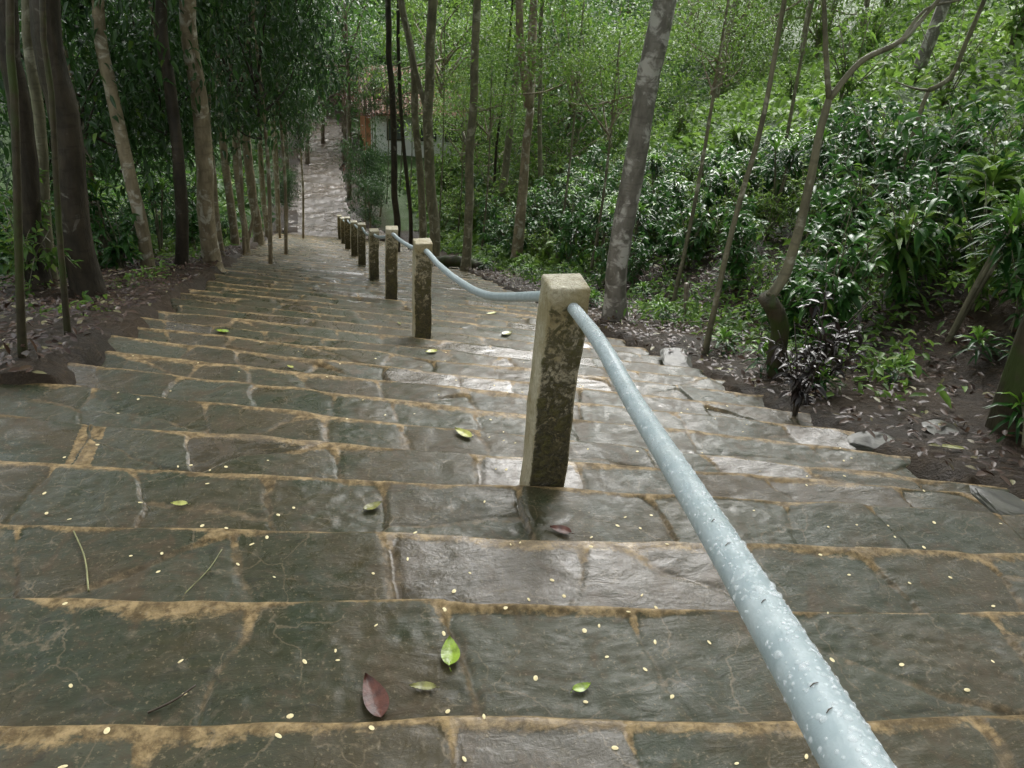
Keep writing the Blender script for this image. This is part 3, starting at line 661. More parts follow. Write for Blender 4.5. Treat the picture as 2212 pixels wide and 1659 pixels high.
def pxline(pts_px, Y):
    out = []
    for (x, y) in pts_px:
        r = ROT @ camray(x, y) / F; out.append(r * (Y / r[1]))
    return np.array(out)
def trunk_tree(name, px, wpx, mat, label, cat='tree', group=None, crown=None, csc=1., top=6., flare=1.6, branches=(), Yfix=None, wtop=.55, ext_dir=None, csz=None):
    """a tree whose trunk follows the photographed line at its own distance, carried on up to its crown"""
    base = hit(*px[0]) if Yfix is None else hit(*px[0], Yfix=Yfix)
    Y = base[1]; L = pxline(px, Y); gz = float(ground(L[0][0], Y)); dpt = proj(L[0])[2]
    L[:, 1] += np.linspace(0, .25, len(L)) * 0
    b = np.array([L[0][0], Y, min(L[0][2], gz) - .15]); pts_ = [b] + list(L)
    if np.linalg.norm(pts_[1] - b) < .05: pts_.pop(1)
    last = L[-1]; d = unit(L[-1] - L[-2]); d = unit(d * .5 + np.array([0, 0, 1.])) + np.array([.22 if L[0][0] < 0 else 0, 0, 0]) if ext_dir is None else unit(np.array(ext_dir, float))
    if top > 0: pts_ += [last + d * top * .5, last + d * top + np.array([0, 0, .2])]
    C, uu = resample(pts_, .18); hgt = np.cumsum(np.r_[0, np.linalg.norm(np.diff(C, axis=0), axis=1)]); q = hgt / hgt[-1]
    r0 = wpx / 2 / F * dpt; rad = r0 * (1 + (wtop - 1) * q) * (1 + (flare - 1) * np.exp(-hgt / .22)); C = C + np.stack([vnoise(hgt * 1.1, Y, 71), vnoise(hgt * 1.1, Y, 72), 0 * hgt], 1) * r0 * .35
    root = empty(name, tuple(b)); tag(root, label, cat, group); mb = MB(); tube(mb, C - b, rad, 12 if wpx > 15 else 8, .035); mb.build('trunk', mat, root)
    for bp, bw in branches:
        stub = bp[-1][1] > 60
        B = pxline(bp, Y); B = B + np.outer(np.linspace(0, 1, len(B)), [0, random.uniform(-.3, .3), 0]); e = unit(B[-1] - B[-2]); B = B if stub else np.vstack([B, B[-1] + e * .8 + [0, 0, .3], B[-1] + e * 1.6 + [0, 0, .8]])
        Cb, _ = resample(B, .12); rb = bw / 2 / F * dpt; m2 = MB(); tube(m2, Cb - b, np.linspace(rb, rb * .35, len(Cb)), 8, .04); m2.build('branch', mat, root)
        if crown is not None and not stub: add_crown(root, random.choice(crown), tuple(Cb[-1] - b + [0, 0, .5 * csc]), csc * .55, random.uniform(0, 6))
    if crown is not None and top > 0: add_crown(root, random.choice(crown), tuple(C[-1] - b), csc, random.uniform(0, 6), csz)
    return root, C, b

BP, BB, BD, BM, BG = (M[k] for k in ('bark_pale', 'bark_brown', 'bark_dark', 'bark_moss', 'bark_green'))
T = trunk_tree
# left bank, front to back
T('tree', [(190, 650), (165, 480), (135, 250), (95, 0)], 62, BD, 'broad dark brown trunk leaning left, thickest at the left of the stairs', crown=CRD, csc=1.5, top=5)
T('tree', [(85, 640), (60, 400), (35, 200), (12, 0)], 46, BD, 'dark trunk at the far left edge of the picture behind thin saplings', crown=CRD, csc=1.5, top=5)
T('tree', [(113, 632), (98, 450), (85, 250), (60, 0)], 24, BG, 'pale greenish thin trunk between two broad dark trunks at left', crown=CR, csc=1.2, top=5)
T('sapling', [(52, 792), (45, 600), (40, 420), (28, 200), (20, -20)], 17, BM, 'lichen spotted sapling leaning left, nearest to the left picture edge', 'sapling', crown=CR, csc=.8, top=3)
T('sapling', [(150, 742), (135, 560), (122, 400), (108, 200), (90, -20)], 13, BM, 'thin mottled sapling standing before the broad dark trunk', 'sapling', crown=CR, csc=.8, top=3)
T('tree', [(326, 592), (300, 470), (268, 340), (245, 210), (216, 0)], 27, BP, 'slender pale trunk leaning left, half way along the left bank', crown=CRD + CR, csc=1.4, top=5)
T('tree', [(395, 585), (392, 480), (385, 380), (370, 200), (352, 0)], 26, BD, 'dark straight trunk hung with leaves behind the brown trunk', crown=CRD + CR, csc=1.3, top=5)
T('tree', [(461, 580), (445, 420), (428, 220), (402, 0)], 36, BP, 'straight light brown trunk beside the left edge of the stairs', crown=CRD, csc=1.5, top=5)
T('tree', [(511, 534), (496, 430), (484, 330), (470, 100), (462, 0)], 17, BP, 'thin pale mottled trunk just beyond the light brown one', crown=CRD + CR, csc=1.3, top=5)
T('tree', [(480, 556), (470, 480), (462, 400), (450, 200)], 12, BP, 'very thin trunk right behind the light brown trunk', crown=CRD + CR, csc=1., top=5)
T('tree', [(533, 543), (528, 490), (518, 420), (510, 250)], 13, BP, 'thin cream trunk forking low among the left row', crown=CRD + CR, csc=1., top=5, branches=[([(533, 530), (545, 480), (552, 430)], 9)])
T('tree', [(560, 526), (553, 470), (542, 400), (530, 200)], 20, BP, 'stout pale trunk near the lower end of the left row', crown=CRD, csc=1.2, top=5)
T('tree', [(580, 512), (574, 460), (568, 420), (560, 250)], 12, BP, 'thin pale trunk at the lower end of the left row', crown=CRD, csc=1., top=4)
T('tree', [(602, 500), (600, 450), (598, 400), (590, 250)], 10, BP, 'farthest thin trunk of the left row', crown=CRD, csc=1., top=4)
# hanging dark foliage along the left row
def hang_tree(x, y, Yd, sc, label, szz=None, crown=None, cat='tree', nm='drooping_tree', trunk_r=.04, mat=None):
    p = hit(x, y, Yfix=Yd); gz = float(ground(p[0], Yd)); root = empty(nm, (p[0], Yd, gz - .1)); tag(root, label, cat, None)
    hgt = p[2] - gz; mb = MB(); C, _ = resample([(0, 0, 0), (.08, .05, hgt * .5), (0, 0, max(hgt, .5) + .6)], .25); tube(mb, C, np.linspace(trunk_r, trunk_r * .5, len(C)), 8, .04); mb.build('trunk', mat or M['bark_pale'], root)
    add_crown(root, random.choice(crown or CRD), (0, 0, hgt), sc, random.uniform(0, 6), szz); return root
HT = [(545, 40, 14.5, .8, 'dark tree with drooping leaves hanging over the left row of trunks'), (590, 120, 17.5, .6, 'dark drooping tree beyond the row, over its lower end'),
      (480, 20, 16.5, .9, 'dark leafy tree behind the light brown trunk'), (330, 60, 13, .8, 'dark leafy tree between the pale and the brown trunk'),
      (120, 40, 12, .9, 'dark leafy tree above the far left trunks'), (230, 100, 20, 1.3, 'large shadowy tree far back on the left slope'), (60, 150, 16, 1.0, 'shadowy tree far back at the left picture edge'), (420, 80, 24, 1.4, 'large shadowy tree deep behind the left row'),
      (640, 235, 27, .5, 'small dark tree where the left row meets the path'), (570, 0, 26, 1.2, 'dark tree over the lower end of the left row')]
for x, y, Yd, sc, lb in HT: hang_tree(x, y, Yd, sc, lb)
# leafy crowns overhanging the path
for x, y, Yd, sc, cr, lb in [(690, 130, 47, 1.45, CR, 'bushy tree arching over the far end of the path'), (650, 60, 42, 1.5, CR, 'tall bushy tree left of the far path'), (735, 50, 50, 1.8, CR, 'bushy tree high behind the far path'),
                             (605, 170, 36, .8, CR, 'rounded green tree at the left edge of the far path'), (738, 130, 43, .8, CR, 'small leafy tree before the orange house'), (745, 20, 36, 1.2, CR, 'leafy crown high over the path to the right'),
                             (700, 170, 56, 1.3, CR, 'dense low tree closing the end of the path'), (600, 20, 52, 2., CR, 'large tree at the back of the left forest')]:
    hang_tree(x, y, Yd, sc, lb, crown=cr, nm='leafy_tree', trunk_r=.11, mat=BB)
hang_tree(785, 345, 31.5, .5, 'dark narrow bush leaning beside the right edge of the path', .6, nm='dark_bush', cat='bush'); hang_tree(795, 430, 29.5, .42, 'dark dense bush at the foot of the posts', .4, nm='dark_bush', cat='bush')
hang_tree(612, 390, 31.5, .38, 'dark low bush at the left edge of the far path', .45, nm='dark_bush', cat='bush'); hang_tree(820, 380, 33, .5, 'dark leafy bush before the white house wall', .5, nm='dark_bush', cat='bush')
# right of the posts, middle distance
T('tree', [(857, 472), (852, 380), (848, 250), (838, 0)], 15, BD, 'thin dark trunk in front of the white house wall', crown=CR, csc=1.4, top=4, Yfix=22.5)
T('tree', [(888, 470), (878, 380), (866, 250), (862, 120)], 9, BD, 'very thin dark stem right of the house wall', 'tree', crown=CR, csc=1., top=5, Yfix=25)
T('tree', [(914, 498), (908, 380), (896, 250), (890, 130), (868, 0)], 17, BG, 'slim brown trunk curving left at its top, right of the house', crown=CR, csc=1.3, top=4, Yfix=20)
T('tree', [(938, 490), (930, 350), (926, 200), (930, 90), (938, 0)], 24, BG, 'sturdy brown trunk beside the curving slim one', crown=CR, csc=1.5, top=4, Yfix=19.5, branches=[([(926, 250), (905, 180), (880, 60), (872, 0)], 11)])
T('tree', [(1010, 522), (1014, 400), (1018, 270), (1024, 180), (1028, 90), (1030, 0)], 20, BG, 'brown trunk with a cut stub half way up', crown=CR, csc=1.3, top=4, Yfix=16.5, branches=[([(1016, 320), (1006, 305), (1004, 290)], 13)])
T('tree', [(1114, 580), (1124, 470), (1134, 370), (1142, 230)], 26, BP, 'pale trunk dividing into a dark Y fork at the picture top', crown=CR, csc=1.4, top=-1, branches=[([(1142, 232), (1132, 150), (1124, 90), (1122, 0)], 19), ([(1142, 232), (1150, 140), (1156, 60), (1162, 0)], 21)])
T('tree', [(1088, 400), (1100, 300), (1112, 190), (1120, 100)], 17, BG, 'yellowish trunk standing behind the forked tree', crown=CRL, csc=1.4, top=4, Yfix=24)
T('tree', [(1168, 385), (1165, 260), (1168, 120), (1172, 0)], 11, BG, 'thin stem close behind the forked tree', crown=CRL, csc=1.2, top=4, Yfix=22)
T('tree', [(1068, 380), (1075, 290), (1090, 190)], 7, BD, 'thin dark stem left of the yellowish trunk', 'tree', crown=CRL, csc=1., top=4, Yfix=26)
T('tree', [(1322, 692), (1348, 500), (1372, 350), (1396, 180), (1436, 0)], 46, M['bark_grey'], 'large grey brown trunk leaning right, ringed with pale lichen', crown=CR, csc=1.6, top=7.5, wtop=.7, ext_dir=(.12, .1, 1))
T('sapling', [(1522, 765), (1545, 660), (1568, 560), (1600, 439), (1640, 300), (1665, 180), (1695, 0)], 13, BG, 'slender sapling leaning right beyond the large grey trunk', 'sapling', crown=CR, csc=.4, top=.8)
T('sapling', [(1660, 470), (1690, 340), (1716, 202), (1748, 40)], 9, BG, 'dark thin stem behind the forked sapling', 'sapling', crown=CRL, csc=.4, top=.8, Yfix=12)
r_, C_, b_ = T('mossy_stump', [(1681, 812), (1682, 760), (1690, 715), (1682, 675), (1660, 640)], 42, BM, 'mossy bent stump with a pale shoot growing from its top', 'tree stump', top=0, wtop=.85, flare=1.2)
Ys = b_[1]
sh = pxline([(1664, 640), (1690, 603), (1712, 545), (1732, 470), (1750, 390), (1770, 290), (1791, 214)], Ys); mb = MB(); C2, _ = resample(sh, .05); dd = proj(sh[0])[2]; tube(mb, C2 - b_, np.linspace(12, 7, len(C2)) / F * dd, 9, .04); s_o = mb.build('shoot', BG, r_)
for bp, w0 in [([(1791, 214), (1784, 110), (1780, 0), (1775, -80)], 6), ([(1791, 214), (1860, 133), (1947, 87), (2022, 6), (2080, -60)], 6.5), ([(1947, 87), (2000, 20), (2075, 0)], 3.5)]:
    B = pxline(bp, Ys); C3, _ = resample(B, .06); mb = MB(); tube(mb, C3 - b_, np.linspace(w0, w0 * .55, len(C3)) / F * dd, 7, .04); mb.build('branch', BG, r_)
add_crown(r_, CR[0], tuple(pxline([(1775, -130)], Ys)[0] - b_), .2); add_crown(r_, CR[1], tuple(pxline([(2100, -130)], Ys)[0] - b_), .2)
T('sapling', [(1880, 520), (1918, 440), (1947, 364), (1972, 300), (1988, 243), (2006, 195)], 14, BG, 'forked grey green sapling on the right slope', 'sapling', crown=CRL, csc=.5, top=-1, Yfix=8.5, branches=[([(2006, 195), (2045, 165), (2066, 90), (2085, 20)], 10), ([(2006, 195), (1970, 190), (1930, 175)], 6)])
T('tree', [(2185, 925), (2205, 840), (2240, 740), (2300, 560), (2360, 300), (2400, 0)], 92, BM, 'mossy tree base cut by the right picture edge', crown=CR, csc=1.3, top=3, flare=1.3)
# stakes, log, rocks
for (x, y0, y1, wd, lb, yf) in [(1481, 688, 612, 9, 'pale short stake standing beside the large grey trunk', None), (1912, 270, 231, 9, 'small pale stake on the right slope', None)]:
    a = hit(x, y0); B = pxline([(x, y0), (x + 2, y1)], a[1]); B[0][2] -= .1; mb = MB(); tube(mb, resample(B, .06)[0] - a, wd / 2 / F * proj(a)[2], 7, .06); o = mb.build('stake', M['pale_twig']); o.location = a; tag(o, lb, 'stake')
def rock(x, y, s, label, fn=None, cat='rock', sq=(1.3, .95, .17)):
    p = hit(x, y); n, m = 22, 32; r = np.random.default_rng(int(x)); V = []; pn = unit(r.normal(size=(11, 3))); pd = r.uniform(.7, 1.05, 11)
    ph = np.linspace(0, math.pi, n); th = np.linspace(0, 2 * math.pi, m, endpoint=False)
    for a in ph:
        for b in th:
            d = np.array([math.sin(a) * math.cos(b), math.sin(a) * math.sin(b), math.cos(a)]); k = min(1.15, float(np.min(pd / np.maximum(pn @ d, .05)))) + .04 * vnoise(d[0] * 5 + x, d[1] * 5 + d[2] * 4, 6)
            V.append(d * k * np.array(sq) * s)
    idx = np.arange(n * m).reshape(n, m); nx2 = np.roll(idx, -1, 1); Q = np.stack([idx[:-1], idx[1:], nx2[1:], nx2[:-1]], -1).reshape(-1, 4)
    mb = MB(); mb.add(V, None, Q); o = mb.build('rock', M['rock'], None, False); o.location = (p[0], p[1], p[2] + s * .02); o.rotation_euler = (0, 0, x); tag(o, label, cat); return o
for x, y, s, lb in [(1885, 955, .11, 'dark flat stone at the right edge of the stairs'), (2160, 1085, .10, 'grey stone on the bare soil at the right picture edge'), (1462, 776, .17, 'flat wet slab beside the slender sapling'),
                    (2050, 940, .13, 'flat dark stone near the mossy tree base'), (75, 750, .10, 'wet grey stone at the left bank among dead leaves')]: rock(x, y, s, lb)
a, b = hit(945, 572), hit(1040, 585); mb = MB(); a[2] += .06; b[2] += .06; tube(mb, resample([a, (a + b) / 2 + [0, .1, .05], b], .1)[0], .13, 12, .08); tag(mb.build('fallen_log', BM), 'dark mossy log lying right of the second post', 'log')
P = [hit(90, 650) + [0, 0, .08], hit(270, 612) + [0, 0, .14], hit(360, 595) + [0, 0, .12], hit(440, 592) + [0, 0, .08]]; mb = MB(); tube(mb, resample(P, .08)[0], .011, 6, .08); tag(mb.build('fallen_branch', M['pale_twig']), 'long pale fallen branch on the left bank', 'branch')
P = [hit(1400, 705) + [0, 0, .08], hit(1500, 712) + [0, 0, .1], hit(1640, 700) + [0, 0, .12]]; mb = MB(); tube(mb, resample(P, .08)[0], .008, 6, .08); tag(mb.build('fallen_branch', M['pale_twig']), 'thin fallen branch under the right shrubs', 'branch')

# ------------------------------------------------------------------ undergrowth
G1 = 'glossy shrubs filling the right side of the stairs'; cnt = 0
r = np.random.default_rng(31)
def scatter(n, x0, x1, y0, y1, mind, r, taken, fn=None):
    out = []; tries = 0
    while len(out) < n and tries < n * 60:
        tries += 1; x, y = r.uniform(x0, x1), r.uniform(y0, y1)
        if fn and not fn(x, y): continue
        if all((x - a) ** 2 + (y - b) ** 2 > mind ** 2 for a, b in taken): taken.append((x, y)); out.append((x, y))
    return out
taken = []
edge_r = lambda Y: 4.35 + .25 * math.sin(Y * .9)
for x, y in scatter(96, 4.5, 8.2, 3.2, 23, .5, r, taken, lambda x, y: x > edge_r(y) + .25):
    row = x - edge_r(y)
    lb = 'glossy dark shrub at the front of the right undergrowth' if row < 1.2 else 'glossy dark shrub in the middle of the right undergrowth' if row < 2.4 else 'glossy dark shrub at the back of the right undergrowth'
    put(random.choice(SHRUB), (x, y, float(ground(x, y))), r.uniform(.62, 1.02), r.uniform(0, 6.3), lb, 'shrub', G1, .1)
for x, y in scatter(24, 4.8, 8.0, 4.4, 20, .4, r, taken, lambda x, y: x > edge_r(y) + .5):
    put(random.choice(DRAC), (x, y, float(ground(x, y))), r.uniform(.85, 1.15), r.uniform(0, 6.3), 'strap leaved plant with lime green tips among the glossy shrubs', 'plant', 'strap leaved plants in the right undergrowth', .08)
for x, y in scatter(40, 3.75, 5.2, 3.0, 18, .3, r, taken):
    put(random.choice(DRACS), (x, y, float(ground(x, y)) + .03), r.uniform(.6, 1.05), r.uniform(0, 6.3), 'small strap leaved seedling at the foot of the right shrubs', 'plant', 'strap leaved seedlings along the right edge', .15)
for x, y, sc in [(1756, 850, 1.0), (1720, 890, .8)]:
    p = hit(x, y); put(DARKB[0], (p[0], p[1], p[2]), sc, x, 'small bush of blackish purple leaves before the mossy stump' if sc == 1 else 'thin low purple bush by the stairs edge', 'bush', None)
for x, y in scatter(48, 4.7, 8.4, 3.6, 22, .38, r, taken):
    put(random.choice(SHRUB_L), (x, y, float(ground(x, y))), r.uniform(.55, .85), r.uniform(0, 6.3), 'light green bush growing between the dark glossy shrubs', 'bush', 'light bushes in the right undergrowth', .12)
# bushes up the slope, middle distance
for x, y in scatter(34, 7.0, 22, 9, 40, 1.5, r, taken):
    put(random.choice(SHRUB_L), (x, y, float(ground(x, y))), r.uniform(.9, 1.7), r.uniform(0, 6.3), 'yellow green bush on the right hillside', 'bush', 'bushes on the right hillside', .1)
for x, y in scatter(16, 4.3, 9, 22, 42, 1.2, r, taken, lambda x, y: abs(x / y - .118) > .04):
    put(random.choice(SHRUB_L if r.random() < .7 else SHRUB), (x, y, float(ground(x, y))), r.uniform(1., 1.7), r.uniform(0, 6.3), 'pale green bush in the hollow right of the far posts', 'bush', 'bushes in the hollow beyond the posts', .1)
# left bank plants
for x, y, Yd, sc, lb in [(395, 330, None, 1.3, ''), (330, 430, None, 1.1, ''), (240, 400, None, 1.2, ''), (430, 360, None, 1.1, ''), (350, 380, 0, 1, ''), (60, 140, 0, 1, '')]: pass
for px, py, sc, lb in [(405, 540, 1.35, 'tall strap leaved plant with lime tips between the left trunks'), (350, 560, 1.2, 'strap leaved plant behind the slender pale trunk'), (250, 590, 1.25, 'strap leaved plant right of the broad dark trunk'), (440, 540, 1.1, 'strap leaved plant close behind the light brown trunk')]:
    p = hit(px, py); put(random.choice(DRAC), (p[0], p[1], float(ground(p[0], p[1]))), sc, px, lb, 'plant', None, .08)
for px, py, sc, lb in [(1570, 300, .9, 'large arching pale leaved plant on the slope above the glossy shrubs'), (2120, 470, .8, 'large broad leaved plant at the right, above the shrubs'), (1950, 580, .7, 'broad leaved plant among the shrubs right of the forked sapling')]:
    p = hit(px, py + 60); put(BIGL[0], tuple(p), sc, px, lb, 'plant', None, .1)
takl = []
for x, y in scatter(46, -6.5, -2.0, 5.2, 22, .6, r, takl, lambda x, y: x < -2.9 or y > 11):
    put(random.choice(SHRUB), (x, y, float(ground(x, y))), r.uniform(.6, 1.15), r.uniform(0, 6.3), 'glossy dark shrub among the trunks left of the stairs', 'shrub', 'glossy shrubs on the left bank', .1)
for x, y in scatter(44, -13, -2.6, 5, 30, .9, r, takl):
    put(random.choice(SHRUB_L), (x, y, float(ground(x, y))), r.uniform(.9, 1.6), r.uniform(0, 6.3), 'green bush on the slope behind the left trunks', 'bush', 'bushes down the left slope', .1)
for px, py, sc, lb in [(70, 640, .9, 'olive sapling bush at the left edge of the picture'), (30, 560, 1.2, 'leafy bush cut by the left picture edge')]:
    p = hit(px, py); put(SHRUB_L[0], (p[0], p[1], float(ground(p[0], p[1]))), sc, px, lb, 'bush', None)
for px, py, Yd, sc in [(800, 150, 36, 1.1), (815, 190, 33, .8)]:
    pass
hang_tree(800, 200, 38, .6, 'small reddish leaved tree before the orange house', crown=[(CR[0][0], CRR)], nm='young_tree', trunk_r=.03, mat=BG)
hang_tree(866, 140, 37, .8, 'pale green tree screening the right half of the orange house', crown=CR, nm='young_tree', trunk_r=.03, mat=BG)
hang_tree(835, 188, 35, .5, 'bushy green tree before the middle of the orange roof', crown=CR, nm='young_tree', trunk_r=.03, mat=BG)
hang_tree(888, 200, 36, .55, 'bushy green tree before the right end of the orange roof', crown=CR, nm='young_tree', trunk_r=.03, mat=BG)
hang_tree(786, 215, 35, .32, 'small bushy tree before the left end of the orange roof', crown=CR, nm='young_tree', trunk_r=.03, mat=BG)
hang_tree(806, 172, 36, .5, 'bushy green tree hiding the ridge of the orange roof', crown=CR, nm='young_tree', trunk_r=.03, mat=BG)
hang_tree(848, 232, 35, .36, 'small bushy tree before the eave of the orange roof', crown=CR, nm='young_tree', trunk_r=.03, mat=BG)
hang_tree(768, 105, 38, .75, 'small green tree screening the left corner of the orange roof', crown=CR, nm='young_tree', trunk_r=.03, mat=BG)
p = hit(800, 330, Yfix=34); put(REDB[0], (p[0], p[1], float(ground(p[0], p[1]))), 1.5, 1., 'reddish leaved bush before the orange house', 'bush', None)

# ground cover over the hillside: nobody could count it
def cover(name, n, x0, x1, y0, y1, L, Wf, mat, label, hmax, seed, dens=None, fresh=.05, cat='ground cover'):
    global RNG; RNG = np.random.default_rng(seed); X = RNG.uniform(x0, x1, n); Y = RNG.uniform(y0, y1, n)
    keep = np.ones(n, bool) if dens is None else RNG.random(n) < dens(X, Y); X, Y = X[keep], Y[keep]; n = len(X); far_ = 1 + .9 * smooth(10, 24, np.hypot(X, Y))
    Z = ground(X, Y) + hmax * RNG.random(n) ** 1.4 * (.6 + .5 * fbm(X * .8, Y * .8, 81)) + .02; D = rdir(n, .15) * [1, 1, .6]; N = up_normals(D); LL = L * RNG.uniform(.5, 1.25, n) * far_
    tn = np.clip(.5 + .45 * fbm(X * .5, Y * .5, 83) + RNG.normal(size=n) * .18, 0, 1); mb = MB()
    leaves(mb, np.stack([X, Y, Z], 1), D, N, LL, LL * Wf, np.stack([tn, (RNG.random(n) < fresh) * RNG.uniform(.84, 1, n), RNG.random(n)], 1), .2)
    o = mb.build(name, mat); tag(o, label, cat, kind='stuff'); return o
cover('hillside_undergrowth', 85000, 5.4, 34, 3, 38, .15, .5, M['leaf_light'], 'pale green low undergrowth covering the right hillside', .5, 301, lambda X, Y: smooth(5.2, 6.6, X) * np.clip(1.3 - Y / 40, .2, 1))
cover('low_ferns', 34000, 3.4, 8, 2.6, 24, .12, .34, M['leaf_light'], 'small ferns and seedlings at the foot of the right shrubs', .3, 302, lambda X, Y: smooth(3.45, 4.5, X) * smooth(-.7, .15, fbm(X * .8, Y * .8, 85)))
cover('hollow_undergrowth', 12000, 3.6, 10, 14, 40, .17, .45, M['leaf_light'], 'pale green low plants in the hollow beyond the shrubs', .5, 305, lambda X, Y: smooth(3.8, 4.6, X))
cover('valley_undergrowth', 26000, -14, -2.2, 4, 40, .15, .5, M['leaf_light'], 'green undergrowth on the slope behind the left trunks', .4, 303, lambda X, Y: smooth(-2.3, -4.2, X))
cover('far_undergrowth', 14000, -12, 22, 31, 75, .3, .5, M['leaf_mid'], 'green undergrowth beyond the foot of the stairs', .9, 304, lambda X, Y: smooth(1.7, 2.6, np.abs(X - .5)) * ((np.abs(X / Y - .118) > .035) | (Y > 44)))
cover('bank_seedlings', 18000, -4.6, -1.55, 5, 28, .11, .36, M['leaf_light'], 'small green seedlings between the trunks on the left bank', .28, 306, lambda X, Y: smooth(-1.6, -2.1, X) * smooth(-.2, .4, fbm(X * 1.1, Y * .9, 87)))
def litter(n, x0, x1, y0, y1, seed, name, label):
    global RNG; RNG = np.random.default_rng(seed); X = RNG.uniform(x0, x1, n); Y = RNG.uniform(y0, y1, n); Z = ground(X, Y) + .05 + .03 * RNG.random(n) + (.0 if x0 > 0 else .05 + .05 * vnoise(X * 2.3, Y * 2.3, 91)); D = rdir(n) * [1, 1, .12]; N = RNG.normal(size=(n, 3)) * .3 + [0, 0, 1]; LL = RNG.uniform(.03, .09, n); mb = MB()
    leaves(mb, np.stack([X, Y, Z], 1), D, N, LL, LL * RNG.uniform(.3, .55, n), np.stack([RNG.random(n), (RNG.random(n) < .12) * RNG.uniform(.82, 1, n), RNG.random(n)], 1), .05, .15); o = mb.build(name, M['litter']); tag(o, label, 'leaf litter', kind='stuff')
litter(9000, 3.15, 6.5, 1.2, 18, 311, 'leaf_litter', 'wet dead leaves on the soil right of the stairs'); litter(9000, -4.2, -1.4, 4.0, 17, 312, 'leaf_litter', 'wet dead leaves on the soil left of the stairs')

# ------------------------------------------------------------------ house beyond the path
hx, hy = 5.2, 44.0; hz = float(ground(hx, hy)) - .1
hr = empty('house', (hx, hy, hz)); tag(hr, 'white walled house with a terracotta roof, half hidden behind the far trees', 'house')
def box(mb, x0, x1, y0, y1, z0, z1): 
    V = [(x, y, z) for x in (x0, x1) for y in (y0, y1) for z in (z0, z1)]; mb.add(V, None, [(0, 1, 3, 2), (4, 6, 7, 5), (0, 4, 5, 1), (2, 3, 7, 6), (0, 2, 6, 4), (1, 5, 7, 3)])
mb = MB(); box(mb, -2.0, 3.2, 0, 5, 0, 2.5); mb.build('wall', M['plaster'], hr, False)
mb = MB()
for sgn in (0, 1):
    yA, yB = (-.6, 2.5) if sgn == 0 else (5.6, 2.5); n = 26
    for i in range(n):
        x0 = -2.6 + i * 6.4 / n; x1 = x0 + 6.4 / n; xm = (x0 + x1) / 2
        V = []
        for q in np.linspace(0, 1, 9):
            yy = yA + (yB - yA) * q; z = 2.35 + 1.9 * q + .03 * (math.floor(q * 8) % 2)
            V += [(x0, yy, z), (xm, yy, z + .07), (x1, yy, z), (x1, yy, z - .09), (x0, yy, z - .09)]
        Q = []
        for k in range(8): Q += [(k * 5 + a, k * 5 + (a + 1) % 5, k * 5 + 5 + (a + 1) % 5, k * 5 + 5 + a) for a in range(5)]
        mb.add(V, None, Q)
mb.build('roof', M['terracotta'], hr, False)
mb = MB(); box(mb, -2.3, -2.003, .3, 4.6, 0, 2.3); mb.build('side_wall', M['brickwall'], hr, False)
for x0 in (-1.2, .55, 1.9):
    mb = MB()
    for (a, b, c, d) in ((0, .08, .9, 2.0), (.82, .9, .9, 2.0), (.08, .82, 1.92, 2.0), (.08, .82, .9, .98), (.41, .49, .98, 1.92)): box(mb, x0 + a, x0 + b, -.06, -.003, c, d)
    fo_ = mb.build('window', M['wood'], hr, False); mb = MB(); box(mb, x0 + .08, x0 + .82, -.03, -.002, .98, 1.92); mb.build('pane', M['glass'], fo_, False)

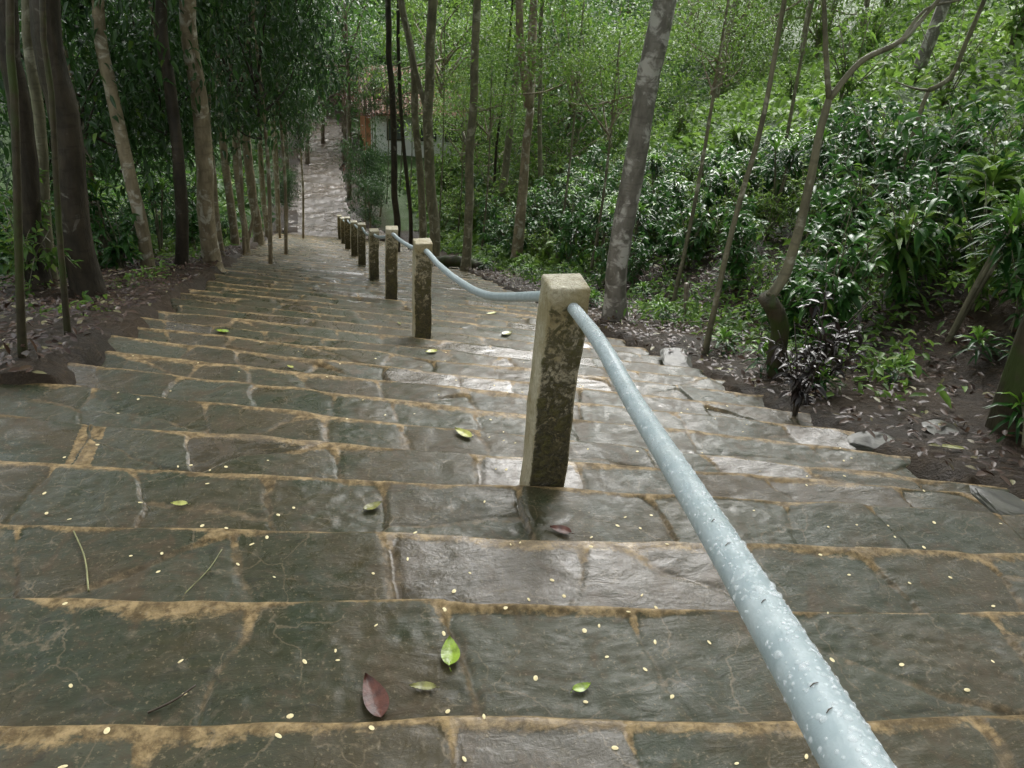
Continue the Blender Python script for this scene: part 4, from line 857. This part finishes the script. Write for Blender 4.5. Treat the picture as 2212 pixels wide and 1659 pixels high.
# ------------------------------------------------------------------ forest behind
bgt = []
r = np.random.default_rng(55)
def bg_tree(x, y, h, sc, crowns, mat, lb, grp, low=False):
    z = float(ground(x, y)); root = empty('forest_tree', (x, y, z - .2)); tag(root, lb, 'tree', grp); mb = MB(); C, _ = resample([(0, 0, 0), (r.normal() * .2, r.normal() * .2, h * .5), (r.normal() * .3, r.normal() * .3, h)], .5)
    tube(mb, C, np.linspace(.13, .06, len(C)), 8, .04); mb.build('trunk', mat, root); add_crown(root, random.choice(crowns), (0, 0, h), sc, r.uniform(0, 6))
    if low: add_crown(root, random.choice(crowns), (r.normal() * .5, 0, h * .5), sc * .8, r.uniform(0, 6))
tk = []
for x, y in scatter(34, -16, 24, 54, 78, 3.2, r, tk): bg_tree(x, y, r.uniform(4, 7), r.uniform(1.5, 2.2), CR + CRL, BB, 'dense tree on the rise closing the far end of the path', 'trees on the far rise', True)
for x, y in scatter(24, 7, 24, 22, 50, 2.6, r, tk): bg_tree(x, y, r.uniform(3.5, 6.5), r.uniform(1.1, 1.7), CRL + CR, BG, 'light green tree rising from the right hillside', 'trees on the right hillside', r.random() < .5)
for x, y in scatter(12, 3.6, 7.5, 36, 54, 2.0, r, tk): bg_tree(x, y, r.uniform(3, 5.5), r.uniform(.9, 1.4), CRL, BG, 'slim pale green tree near the far house', 'trees round the house') if abs(x / y - .118) > .05 else None
for x, y in scatter(13, -20, -8, 14, 52, 2.8, r, tk): bg_tree(x, y, r.uniform(6, 9), r.uniform(1.3, 1.8), CR, BG, 'dark tree in the shade behind the left row of trunks', 'trees in the left forest')
for x, y, h, sc, lb in [(8.6, 4.2, 7.5, 1.9, 'tall tree added to block sky light, on the right slope near the viewpoint'), (10.2, 9.0, 7.5, 1.9, 'tall tree added to block sky light, on the right slope above the glossy shrubs'), (12.0, 15.0, 8.5, 2.0, 'tall tree added to block sky light, on the right slope farther along the stairs'), (5.2, -1.5, 8.5, 2.2, 'tall tree added to block sky light, beside the top of the stairs on the right'), (-3.2, -1.0, 8.0, 2.3, 'tall tree added to block sky light, beside the top of the stairs on the left')]:  # added canopy trees: their crowns block sky reflections on the wet steps
    bg_tree(x, y, h, sc, CR, M['bark_grey'], lb, None)
# leafy sprays entering at the top of the picture
for x, y, Yd, sc, cr, lb in [(1560, 70, 9, .3, CRL, 'bright green leafy spray above the slender sapling'), (1330, 160, 13, .5, CRL, 'light leafy young tree left of the large grey trunk'), (1060, 190, 20, .6, CRL, 'light leafy young tree behind the stubbed trunk'), (1255, 60, 15, .7, CRL, 'leafy young tree between the forked and the large trunk'), (960, 60, 26, 1.2, CRL, 'pale leafy tree behind the sturdy brown trunk'), (1000, 240, 27, .8, CRL, 'pale green young tree in the hollow')]:
    hang_tree(x, y, Yd, sc, lb, crown=cr, nm='young_tree', trunk_r=.03, mat=BG)
print('objects', len(bpy.data.objects))
